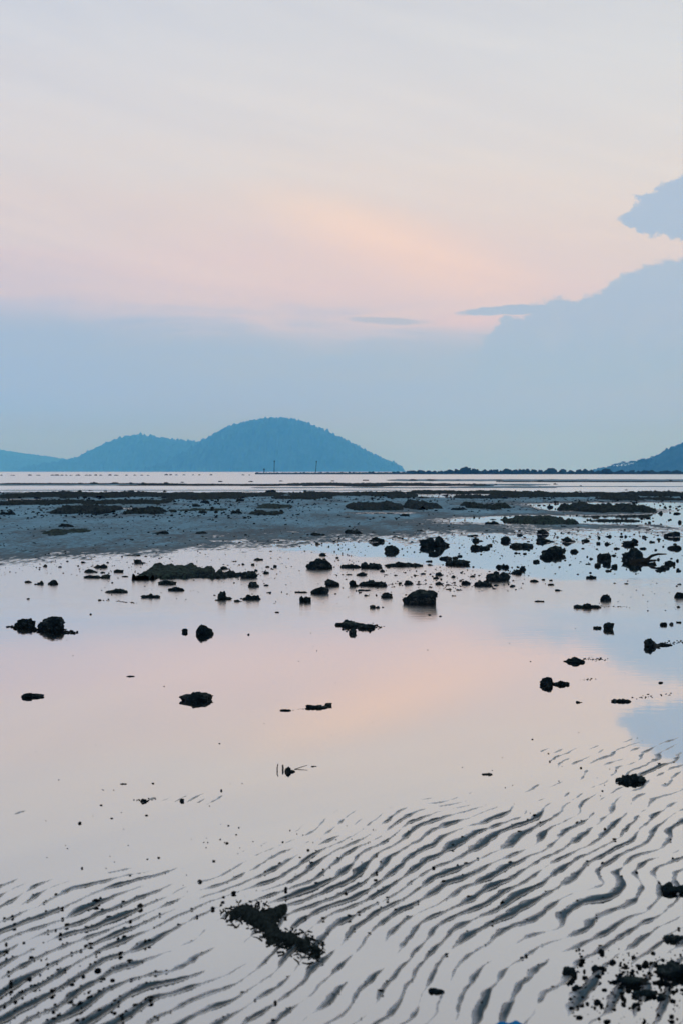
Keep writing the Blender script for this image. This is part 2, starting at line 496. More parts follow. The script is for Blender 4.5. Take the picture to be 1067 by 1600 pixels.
build_ground()
xs = np.array([-11800, -3000, -600, -100, -20, 0, 20, 100, 600, 3000, 11800.])
ys = np.array([-500, -50, 0, 5, 10, 20, 40, 80, 160, 400, 1000, 3000, 7000, 11600.])
gy, gx = np.meshgrid(ys, xs, indexing='ij')
tag(mesh_obj('water', np.stack([gx, gy, gx * 0], -1).reshape(-1, 3), grid_faces(len(ys), len(xs)), M_WATER),
    'shallow still sea water reflecting the dusk sky', kind='structure')


# ------------------------------------------------------------------ hills
def hill(name, label, d, prof, depth, seed, hump, mat=M_HILL, nx=620, ny=90, sm=31):
    pxs = np.linspace(prof[0][0], prof[-1][0], nx)
    # smooth interpolation of the skyline
    pp = np.interp(pxs, [p for p, q in prof], [q for p, q in prof])
    ker = np.hanning(sm)
    ker /= ker.sum()
    pad = np.concatenate([np.full(sm // 2, pp[0]), pp, np.full(sm // 2, pp[-1])])
    pp = np.convolve(pad, ker, 'valid')
    X0 = (pxs - CX) / F_PX * d
    Hh = np.maximum((HY + 1.0 - pp) / F_PX * d, -2)
    t = np.linspace(-1, 1, ny)
    T, H = np.meshgrid(t, Hh, indexing='ij')
    _, XX = np.meshgrid(t, X0, indexing='ij')
    shape = np.cos(np.clip(T, -1, 1) * math.pi / 2) ** 0.9
    k = d / 6000.0
    gul = 1 + 0.12 * fbm(XX / (260 * k), T * 3, seed, 3) * (np.abs(T) ** 0.5)
    Z = (H + 3) * shape * gul - 3
    can = np.abs(pn3(XX / (22 * k), T * depth / (22 * k), seed + 3)) * 7.0 * k + pn3(XX / (13 * k), T * depth / (15 * k), seed + 5) * 9.0 * k
    Z = Z + can * hump * sst(0, 8, Z) - 3.0 * k * hump * sst(10, 40, Z)
    YY = d + T * depth + 0 * XX
    V = np.stack([XX, YY - d, Z], -1).reshape(-1, 3)
    o = mesh_obj(name, V, grid_faces(ny, nx), mat, loc=(0, d, 0))
    tag(o, label, kind='structure')
    return o


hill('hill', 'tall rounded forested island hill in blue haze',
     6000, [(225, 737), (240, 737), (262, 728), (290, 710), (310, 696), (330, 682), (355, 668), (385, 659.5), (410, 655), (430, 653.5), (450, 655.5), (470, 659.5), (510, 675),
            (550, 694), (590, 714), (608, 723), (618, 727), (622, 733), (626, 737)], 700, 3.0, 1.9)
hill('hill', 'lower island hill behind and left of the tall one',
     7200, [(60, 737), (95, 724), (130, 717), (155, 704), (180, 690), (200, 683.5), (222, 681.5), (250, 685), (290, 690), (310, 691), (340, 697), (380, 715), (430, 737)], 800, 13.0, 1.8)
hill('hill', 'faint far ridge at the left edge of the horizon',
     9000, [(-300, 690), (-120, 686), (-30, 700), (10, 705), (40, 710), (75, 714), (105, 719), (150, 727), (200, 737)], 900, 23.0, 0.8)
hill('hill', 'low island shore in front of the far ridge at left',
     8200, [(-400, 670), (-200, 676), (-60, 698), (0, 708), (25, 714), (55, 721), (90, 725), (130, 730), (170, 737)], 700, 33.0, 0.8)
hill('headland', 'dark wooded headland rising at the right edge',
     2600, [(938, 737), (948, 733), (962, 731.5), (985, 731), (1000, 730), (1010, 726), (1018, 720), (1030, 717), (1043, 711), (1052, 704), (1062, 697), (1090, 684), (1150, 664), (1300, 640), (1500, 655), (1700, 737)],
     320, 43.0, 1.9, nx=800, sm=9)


# ------------------------------------------------------------------ palms on the point
def tube(path, radii, n=6):
    path = np.asarray(path, float)
    V, Fc = [], []
    for i, (p, r) in enumerate(zip(path, radii)):
        d = path[min(i + 1, len(path) - 1)] - path[max(i - 1, 0)]
        d /= np.linalg.norm(d)
        a = np.cross(d, (0.31, 0.9, 0.2))
        a /= np.linalg.norm(a)
        b = np.cross(d, a)
        for j in range(n):
            th = 2 * math.pi * j / n
            V.append(p + r * (math.cos(th) * a + math.sin(th) * b))
    for i in range(len(path) - 1):
        for j in range(n):
            Fc.append((i * n + j, i * n + (j + 1) % n, (i + 1) * n + (j + 1) % n, (i + 1) * n + j))
    c0 = len(V)
    V.append(path[0]); V.append(path[-1])
    for j in range(n):
        Fc.append((c0, (j + 1) % n, j, j))
        Fc.append((c0 + 1, (len(path) - 1) * n + j, (len(path) - 1) * n + (j + 1) % n, (len(path) - 1) * n + (j + 1) % n))
    return np.array(V), Fc


def tri_fix(Fc):
    out = []
    for f in Fc:
        if f[2] == f[3]:
            out.append(f[:3])
        else:
            out.append((f[0], f[1], f[2])); out.append((f[0], f[2], f[3]))
    return np.array(out)


def palm_meshes():
    V, Fc = tube([(0, 0, -1), (0.1, 0, 3), (0.5, 0, 7), (1.2, 0, 10)], [0.5, 0.42, 0.36, 0.32])
    trunk = (V, tri_fix(Fc))
    rnd = random.Random(4)
    CV, CF = [], []
    for i in range(15):
        a = 2 * math.pi * i / 15 + rnd.uniform(-0.2, 0.2)
        up = rnd.uniform(0.0, 1.1)
        L = rnd.uniform(2.6, 3.6)
        base = len(CV)
        for s in range(6):
            t = s / 5
            r = L * t
            z = 10 + up * 2.2 * t - 2.6 * t * t
            wd = 1.0 * math.sin(math.pi * (0.12 + 0.86 * t)) + 0.05
            cx, cy = 1.2 + r * math.cos(a), r * math.sin(a)
            CV += [(cx - wd * math.sin(a), cy + wd * math.cos(a), z - 0.3), (cx, cy, z), (cx + wd * math.sin(a), cy - wd * math.cos(a), z - 0.3)]
        for s in range(5):
            for j in (0, 1):
                q = base + s * 3 + j
                CF += [(q, q + 1, q + 4), (q, q + 4, q + 3)]
    return trunk, (np.array(CV), np.array(CF))


(tV, tF), (cV, cF) = palm_meshes()
rnd = random.Random(11)
palm_px = [(951, 729.5, 7), (957, 727, 8), (961, 725.5, 9), (965, 725, 10), (968, 724, 10), (972, 722, 10), (979, 724, 9), (983, 722, 11), (986, 721, 11),
           (989, 721, 11), (992, 722, 11), (997, 719, 12), (1003, 717.5, 13), (1005, 718, 12), (1010, 718, 10), (1013, 717, 9), (1018, 714, 8), (1024, 713, 8), (955, 729, 8), (976, 725, 8), (1000, 721, 10), (1008, 719, 10)]
proto = None
for i, (px, ptop, hp) in enumerate(palm_px):
    d = 2420 + rnd.uniform(0, 140)
    hp, ptop = hp + 2.0, ptop - 2.0
    hgt = hp / F_PX * d
    ztop = (HY - ptop) / F_PX * d + EYE
    root = empty('palm_tree', ((px - CX) / F_PX * d, d, ztop - hgt))
    s = hgt / 11.0
    root.scale = (s * 1.25, s * 1.25, s)
    root.rotation_euler = (rnd.uniform(-0.05, 0.05), rnd.uniform(-0.08, 0.10), rnd.uniform(0, 0.9) - 0.45)
    tag(root, 'slender palm on the low wooded point at right', 'palm tree', 'palms on the low point of the headland')
    if proto is None:
        a = mesh_obj('trunk', tV, tF, M_BARK, parent=root)
        b = mesh_obj('crown', cV, cF, M_PALM, parent=root)
        proto = (a, b)
    else:
        for q in proto:
            c = q.copy()
            c.parent = root
            COL.objects.link(c)


# ------------------------------------------------------------------ rocks
def ico(sub):
    bm = bmesh.new()
    bmesh.ops.create_icosphere(bm, subdivisions=sub, radius=1.0)
    V = np.array([v.co[:] for v in bm.verts])
    Fc = np.array([[v.index for v in f.verts] for f in bm.faces])
    bm.free()
    return V, Fc


ICO = {k: ico(k) for k in (1, 2, 3, 4)}


def lump(rx, ry, rz, seed, sub, amp=1.0):
    D, Fc = ICO[sub]
    s = seed * 3.77
    n = 0.42 * pn3(D[:, 0] * 1.5 + s, D[:, 1] * 1.5, D[:, 2] * 1.5 + s) \
        + 0.24 * pn3(D[:, 0] * 3.4 + s, D[:, 1] * 3.4 + s, D[:, 2] * 3.4) \
        + 0.34 * (0.30 - np.abs(pn3(D[:, 0] * 5.5, D[:, 1] * 5.5 + s, D[:, 2] * 5.5 - s))) \
        + 0.15 * pn3(D[:, 0] * 11 - s, D[:, 1] * 11, D[:, 2] * 11 + s)
    if sub >= 4:
        n = n + 0.10 * pn3(D[:, 0] * 22, D[:, 1] * 22 + s, D[:, 2] * 22)
    P = D * (1 + amp * n)[:, None]
    # facets: push a few sides flat
    r2 = np.random.RandomState(int(seed * 131) % 99991)
    for _ in range(4):
        g = r2.normal(size=3)
        g /= np.linalg.norm(g)
        c = r2.uniform(0.62, 0.9)
        q = P @ g
        P = P - np.outer(np.maximum(q - c, 0) * 0.75, g)
    return P * np.array([rx, ry, rz]), Fc


def rock_shape(wd, dp, ht, seed, style, sub):
    r = random.Random(seed * 7919 + 13)
    L = []          # (cx, cy, cz, rx, ry, rz)
    if style == 'blob':
        L = [(0, 0, 0.25, 0.9, 0.95, 0.75)]
        if r.random() < 0.6:
            sx = r.choice((-1, 1))
            L += [(sx * 0.62, r.uniform(-0.3, 0.2), 0.1, 0.38, 0.5, 0.38)]
    elif style == 'boulder':
        L = [(0.05, 0, 0.2, 0.9, 0.95, 0.8), (-0.6, -0.1, 0.1, 0.38, 0.5, 0.45), (0.45, 0.1, 0.25, 0.5, 0.6, 0.65)]
    elif style == 'twin':
        L = [(-0.45, 0, 0.28, 0.55, 0.75, 0.55), (0.36, 0, 0.38, 0.42, 0.6, 0.66), (0.65, -0.1, 0.15, 0.38, 0.5, 0.42), (0.0, 0.1, 0.1, 0.5, 0.6, 0.35)]
    elif style == 'point':
        L = [(-0.1, 0, 0.3, 0.55, 0.6, 0.8), (0.35, 0, 0.08, 0.6, 0.5, 0.3), (-0.15, 0, 0.75, 0.24, 0.3, 0.4)]
    elif style == 'tail':
        L = [(-0.55, 0, 0.3, 0.45, 0.55, 0.75), (0.1, 0, 0.12, 0.42, 0.4, 0.4), (0.5, 0, 0.1, 0.35, 0.35, 0.36), (0.85, 0.05, 0.05, 0.16, 0.2, 0.2)]
    elif style == 'flat':
        k = r.randint(4, 6)
        for i in range(k):
            t = -0.72 + 1.44 * i / (k - 1)
            L.append((t, r.uniform(-0.15, 0.15), 0.1, 0.42, r.uniform(0.55, 0.85), r.uniform(0.45, 0.8) * (1 - 0.45 * abs(t))))
    elif style == 'cluster':
        L.append((r.uniform(-0.2, 0.2), 0, 0.1, 0.72, 0.7, 0.42))
        for i in range(r.randint(5, 7)):
            t = r.uniform(-0.75, 0.75)
            q = r.uniform(0.26, 0.5) * (1 - 0.3 * abs(t))
            L.append((t, r.uniform(-0.4, 0.4), q * 0.5, q, q * 1.1, q * r.uniform(0.8, 1.5)))
    VV, FF, o = [], [], 0
    for i, (cx, cy, cz, rx, ry, rz) in enumerate(L):
        V, Fc = lump(rx, ry, rz, seed * 1.37 + i * 5.1, sub if len(L) < 4 else max(2, sub - (1 if sub > 3 else 0)))
        V = V + np.array([cx, cy, cz])
        VV.append(V); FF.append(Fc + o); o += len(V)
    V, Fc = np.concatenate(VV), np.concatenate(FF)
    top = V[:, 2].max()
    above = V[V[:, 2] > 0.02 * top]
    x0, x1 = above[:, 0].min(), above[:, 0].max()
    y0, y1 = above[:, 1].min(), above[:, 1].max()
    V[:, 0] = (V[:, 0] - (x0 + x1) / 2) / (x1 - x0) * wd
    V[:, 1] = (V[:, 1] - (y0 + y1) / 2) / (y1 - y0) * dp
    V[:, 2] = V[:, 2] / top * ht
    V[:, 2] = np.maximum(V[:, 2], -0.35 * ht)
    return V, Fc


SEED = [0]


def rock(px, py, wpx, hpx, style, label, cat='rock', group=None, mat=M_ROCK, aspect=0.75, name='rock'):
    SEED[0] += 1
    y = dist(py)
    wd = wpx / F_PX * y
    dp = wd * aspect
    th = EYE / y
    hpx = hpx * (0.72 if wpx < 14 else 0.88) if py < 960 else hpx * (0.70 if py > 1000 else 0.84)
    # part of the height seen is the top of the footprint
    ht = max(hpx / F_PX * y - 0.30 * dp * th, 0.22 * hpx / F_PX * y)
    sub = 4 if wpx > 18 else (3 if wpx > 7 else 2)
    V, Fc = rock_shape(wd, dp, ht, SEED[0], style, sub)
    yc = y + dp * 0.42
    x = (px - CX) / F_PX * yc
    o = mesh_obj(name, V, Fc, mat, loc=(x, yc, 0.0))
    tag(o, label, cat, group)
    return o


BIG = [
    (37, 981, 35, 17, 'boulder', 'blocky black rock in the left shallows, left of a bulkier one on a gravel spit'),
    (80, 984, 43, 25, 'boulder', 'bulky black rock standing on a gravel spit in the left shallows'),
    (499, 890, 43, 20, 'boulder', 'large dark humped rock with a low right shoulder in mid pool'),
    (656, 946, 56, 27, 'boulder', 'largest dark block of rock standing alone in the pink reflection'),
    (679, 854, 49, 20, 'twin', 'two-humped black rock mirrored in the pale pool edge'),
    (989, 876, 38, 23, 'boulder', 'big rounded black rock beside driftwood at the right'),
    (865, 867, 40, 17, 'boulder', 'broad black rock with dark reflection left of the right-hand stone field'),
    (854, 872, 22, 10, 'blob', 'squat rock just in front of the broad rock at right'),
    (320, 992, 29, 19, 'cluster', 'knobbly pyramid-shaped rock alone in the pool, left of centre'),
    (288, 989, 10, 8, 'blob', 'small round stone left of the knobbly pyramid-shaped rock'),
    (306, 1098, 54, 22, 'cluster', 'knobbly black coral lump lying alone in still water, left of centre'),
    (49, 1092, 36, 11, 'cluster', 'small flat coral lump alone near the left edge'),
    (854, 1072, 21, 18, 'blob', 'round-headed rock at right with a lumpy tail'),
    (878, 1072, 28, 10, 'flat', 'lumpy tail stone touching the round-headed rock'),
    (898, 1037, 34, 13, 'cluster', 'ragged low rock above the round-headed rock at right'),
    (1021, 1012, 27, 20, 'point', 'pointed rock with mirrored tip near the right edge'),
    (1040, 1010, 24, 6, 'flat', 'low stone trailing right of the pointed rock'),
    (972, 1099, 32, 8, 'flat', 'low dark slab near the right, below the round-headed rock'),
    (988, 1226, 50, 20, 'flat', 'flat dark rock among ripples at the right edge of the pool'),
    (952, 984, 17, 13, 'blob', 'roundish rock alone at right above the pointed rock'),
    (934, 983, 13, 5, 'flat', 'flat stone just left of the roundish right-hand rock'),
    (947, 940, 18, 13, 'blob', 'leaning knobbed rock above a long low slab at right'),
    (918, 951, 45, 9, 'flat', 'long low slab of rubble below the leaning knobbed rock'),
    (1062, 935, 16, 11, 'blob', 'blocky rock cut by the right edge above the pink water'),
    (351, 938, 24, 16, 'point', 'pointed rubble heap in the pool below the green mound'),
    (393, 938, 29, 10, 'flat', 'long lumpy rock right of the pointed rubble heap'),
    (396, 918, 18, 10, 'blob', 'squarish rock above the long lumpy rock'),
    (389, 904, 28, 13, 'cluster', 'dark clump at the right end of the green mound tail'),
    (500, 929, 30, 14, 'boulder', 'low broken rock in front of a round one, centre pool'),
    (519, 917, 24, 14, 'blob', 'round rock behind the low broken rock, centre pool'),
    (477, 942, 19, 12, 'cluster', 'small craggy rock left of the centre pool pair'),
    (470, 927, 19, 3, 'flat', 'thin flat sliver of stone above the small craggy rock'),
    (182, 927, 36, 8, 'flat', 'long low rock in the left pool, upper of two slabs'),
    (235, 935, 32, 9, 'flat', 'long low rock in the left pool, lower of two slabs'),
    (261, 914, 30, 8, 'flat', 'low rock just below the front edge of the green mound'),
    (275, 924, 27, 8, 'flat', 'second low rock below the front edge of the green mound'),
    (143, 904, 28, 6, 'flat', 'flat dark stone left of the green mound'),
    (142, 895, 23, 7, 'point', 'flat stone with a raised tip left of the green mound'),
    (158, 888, 20, 8, 'cluster', 'paired lumps at the upper left of the green mound'),
    (164, 904, 16, 8, 'cluster', 'small craggy lump beside the flat stone left of the green mound'),
    (185, 895, 16, 6, 'blob', 'small rounded stone at the left tip of the green mound'),
    (218, 881, 20, 8, 'point', 'stepped stone behind the left end of the green mound'),
    (82, 914, 17, 9, 'blob', 'rightmost of three small stones in a row at far left'),
    (63, 914, 11, 9, 'cluster', 'middle of three small stones in a row at far left'),
    (43, 911, 12, 5, 'blob', 'leftmost of three small stones in a row at far left'),
    (604, 935, 20, 10, 'blob', 'small humped rock left of the largest block'),
    (553, 917, 17, 12, 'point', 'sharp pointed stone at the left end of a rubble line'),
    (582, 917, 45, 11, 'cluster', 'lumpy rubble line right of the sharp pointed stone'),
    (630, 886, 62, 10, 'flat', 'long low dark slab in the middle of the pool'),
    (580, 889, 35, 12, 'cluster', 'rubble heap joined to the left of the long low slab'),
    (548, 888, 33, 8, 'flat', 'low ridge at the left end of the rubble line in mid pool'),
    (612, 862, 25, 12, 'blob', 'rounded rock at the pool edge left of the two-humped rock'),
    (588, 847, 26, 9, 'blob', 'flat-topped rock on the sand edge, upper left of the two-humped rock'),
    (552, 835, 28, 9, 'cluster', 'jagged low rock on the grey sand bar, centre'),
    (715, 883, 40, 10, 'cluster', 'broken rock below and right of the two-humped rock'),
    (696, 874, 20, 6, 'flat', 'flat stone between the two-humped rock and the broken rock'),
    (677, 867, 18, 6, 'cluster', 'small rubble lying in the reflection of the two-humped rock'),
    (779, 909, 40, 19, 'cluster', 'craggy rock cluster with a pale shell on it, right of centre'),
    (755, 917, 28, 12, 'cluster', 'dark heap leaning against the cluster with the pale shell'),
    (728, 914, 15, 8, 'cluster', 'small lump left of the heap beside the pale shell cluster'),
    (785, 887, 21, 7, 'flat', 'low stone above the cluster with the pale shell'),
    (638, 914, 15, 8, 'blob', 'small humped stone above the largest block'),
    (686, 914, 13, 7, 'cluster', 'small pair of stones right of the largest block'),
    (686, 900, 12, 8, 'blob', 'small rounded stone below the broken rock'),
    (750, 858, 31, 8, 'flat', 'low bar beside the two-humped rock'),
    (746, 846, 18, 7, 'point', 'small peaked stone above the low stone bar'),
    (790, 846, 16, 9, 'blob', 'square little rock on the fringe of the sand, right of centre'),
    (815, 855, 39, 8, 'flat', 'long dark slab left of the broad right-hand rock'),
    (848, 835, 20, 10, 'blob', 'rounded rock on the damp fringe below the olive mound'),
    (852, 847, 31, 8, 'point', 'peaked rubble bar above the broad right-hand rock'),
    (889, 847, 22, 9, 'point', 'peaked stone right of the rubble bar, right fringe'),
    (897, 863, 13, 7, 'blob', 'small round stone touching the right of the broad rock'),
    (944, 874, 23, 13, 'cluster', 'jagged cluster left of the big rounded right-hand rock'),
    (948, 882, 14, 9, 'blob', 'stone just in front of the jagged cluster at right'),
    (985, 852, 27, 8, 'point', 'peaked bar of stone behind the big rounded right-hand rock'),
    (992, 847, 11, 8, 'blob', 'round stone perched behind the peaked bar at right'),
    (1050, 839, 27, 10, 'cluster', 'loose rubble heap at the far right fringe'),
    (1055, 858, 23, 7, 'cluster', 'rubble heap cut by the right edge above the driftwood'),
    (1037, 889, 21, 7, 'flat', 'flat stone below the driftwood at the right edge'),
    (1047, 882, 18, 7, 'cluster', 'lumpy stone between driftwood and the flat stone at right'),
    (817, 891, 11, 9, 'blob', 'upper of two dark stones left of the right-hand pink water'),
    (807, 897, 18, 9, 'cluster', 'lower of two dark stones left of the right-hand pink water'),
    (924, 904, 17, 6, 'flat', 'flat stone on the border of blue and pink water at right'),
    (835, 910, 14, 5, 'blob', 'small stone in pink water below the broad right-hand rock'),
    (546, 980, 46, 12, 'cluster', 'scatter of low weed-covered rubble in the central pool'),
    (551, 991, 13, 10, 'blob', 'round stone at the front of the weed-covered rubble'),
    (572, 983, 28, 9, 'cluster', 'right half of the weed-covered rubble in the central pool'),
    (495, 1109, 36, 8, 'flat', 'thin line of coral rubble with a knob, centre of the still water'),
    (513, 1105, 12, 7, 'blob', 'knob at the right end of the thin coral line'),
    (446, 1113, 18, 4, 'flat', 'two tiny joined stones left of the thin coral line'),
    (453, 1210, 17, 14, 'point', 'spiky little stone beside upright twigs in still water'),
    (762, 1214, 17, 5, 'flat', 'small flat stone alone in bare water right of centre'),
    (224, 1257, 14, 8, 'point', 'tiny peaked stone on a faint sand streak at left'),
    (283, 1256, 8, 7, 'blob', 'tiny stone on the second faint sand streak at left'),
    (203, 1059, 13, 3, 'flat', 'tiny flat stone alone left of the knobbly coral lump'),
    (191, 1229, 11, 3, 'flat', 'tiny flat stone alone above the left ripples'),
    (582, 951, 10, 8, 'blob', 'small stone left of the foot of the largest block'),
    (843, 941, 16, 3, 'flat', 'thin flat stone in pink water left of the long low slab'),
    (370, 804, 18, 11, 'twin', 'dark notched boulder standing on the far sand bar'),
    (317, 803, 14, 7, 'blob', 'dark boulder on the sand bar left of the notched one'),
    (632, 808, 16, 7, 'blob', 'dark loaf-shaped boulder in front of the long far shelf'),
    (104, 825, 25, 8, 'blob', 'rounded dark rock on the left sand above an olive patch'),
    (252, 836, 29, 7, 'blob', 'low dark rock on the left sand, right of the olive patch'),
    (315, 835, 21, 6, 'cluster', 'low ragged rock on the sand bar, left of centre'),
    (496, 838, 24, 7, 'cluster', 'low pointed rubble on the sand just above the pool, centre'),
    (205, 846, 10, 5, 'blob', 'little dark stone on the left sand below the low dark rock'),
    (52, 851, 9, 5, 'blob', 'little dark stone on the sand near the left edge'),
    (94, 853, 31, 3, 'flat', 'thin dark ledge on the left sand'),
    (42, 864, 38, 4, 'flat', 'thin dark ledge on the sand close to the left edge'),
    (208, 869, 23, 3, 'flat', 'thin dark ledge at the water line left of centre'),
    (12, 806, 26, 11, 'twin', 'double dark boulder on the left edge of the far reef'),
    (768, 820, 23, 7, 'cluster', 'low craggy rock in the far pool left of the olive mound'),
    (884, 793, 21, 7, 'blob', 'flat-topped rock in the far pool at right'),
    (869, 786, 9, 6, 'blob', 'small boulder standing up behind the flat-topped far rock'),
    (859, 793, 10, 6, 'blob', 'small boulder left of the flat-topped far rock'),
    (901, 796, 14, 7, 'cluster', 'small rubble right of the flat-topped far rock'),
    (716, 798, 25, 7, 'cluster', 'low rubble at the right end of the long far shelf'),
    (423, 771, 17, 7, 'blob', 'rounded boulder on the far reef skyline, left of centre'),
    (307, 793, 14, 7, 'blob', 'small dark boulder on the far reef, left of the notched one'),
    (320, 787, 15, 7, 'cluster', 'rubble lump behind the small dark boulder on the far reef'),
    (376, 784, 14, 6, 'blob', 'small boulder behind the notched boulder on the far reef'),
    (660, 779, 22, 4, 'flat', 'thin slab in the far pools right of centre'),
    # near stones
    (893, 1536, 25, 27, 'blob', 'round olive-black stone sitting on a ripple near the front'),
    (1054, 1402, 42, 22, 'cluster', 'dark lumpy rock cut by the right edge among the ripples'),
    (990, 1548, 48, 18, 'cluster', 'black rubble pile at the lower right, left part'),
    (1056, 1535, 54, 36, 'cluster', 'tall black rubble pile cut by the lower right edge'),
    (1060, 1478, 40, 16, 'flat', 'flat black stone cut by the right edge above the rubble pile'),
    (1010, 1568, 40, 18, 'cluster', 'loose black crumbs in front of the lower right rubble pile'),
    (683, 1562, 26, 12, 'cluster', 'small black crumb pair on ripples near the bottom centre'),
    (1040, 1572, 20, 12, 'cluster', 'little black stone in front of the tall rubble pile'),
    (940, 1526, 26, 12, 'cluster', 'small black crumbs right of the round olive-black stone'),
    (906, 1556, 20, 10, 'cluster', 'small dark crumb in front of the round olive-black stone'),
]
for px, py, wp, hp, stl, lab in BIG:
    asp = 0.55 if stl in ('flat',) else 0.75
    rock(px, py, wp, hp, stl, lab, mat=M_ROCK, aspect=asp, group='rocks on the tidal flat')

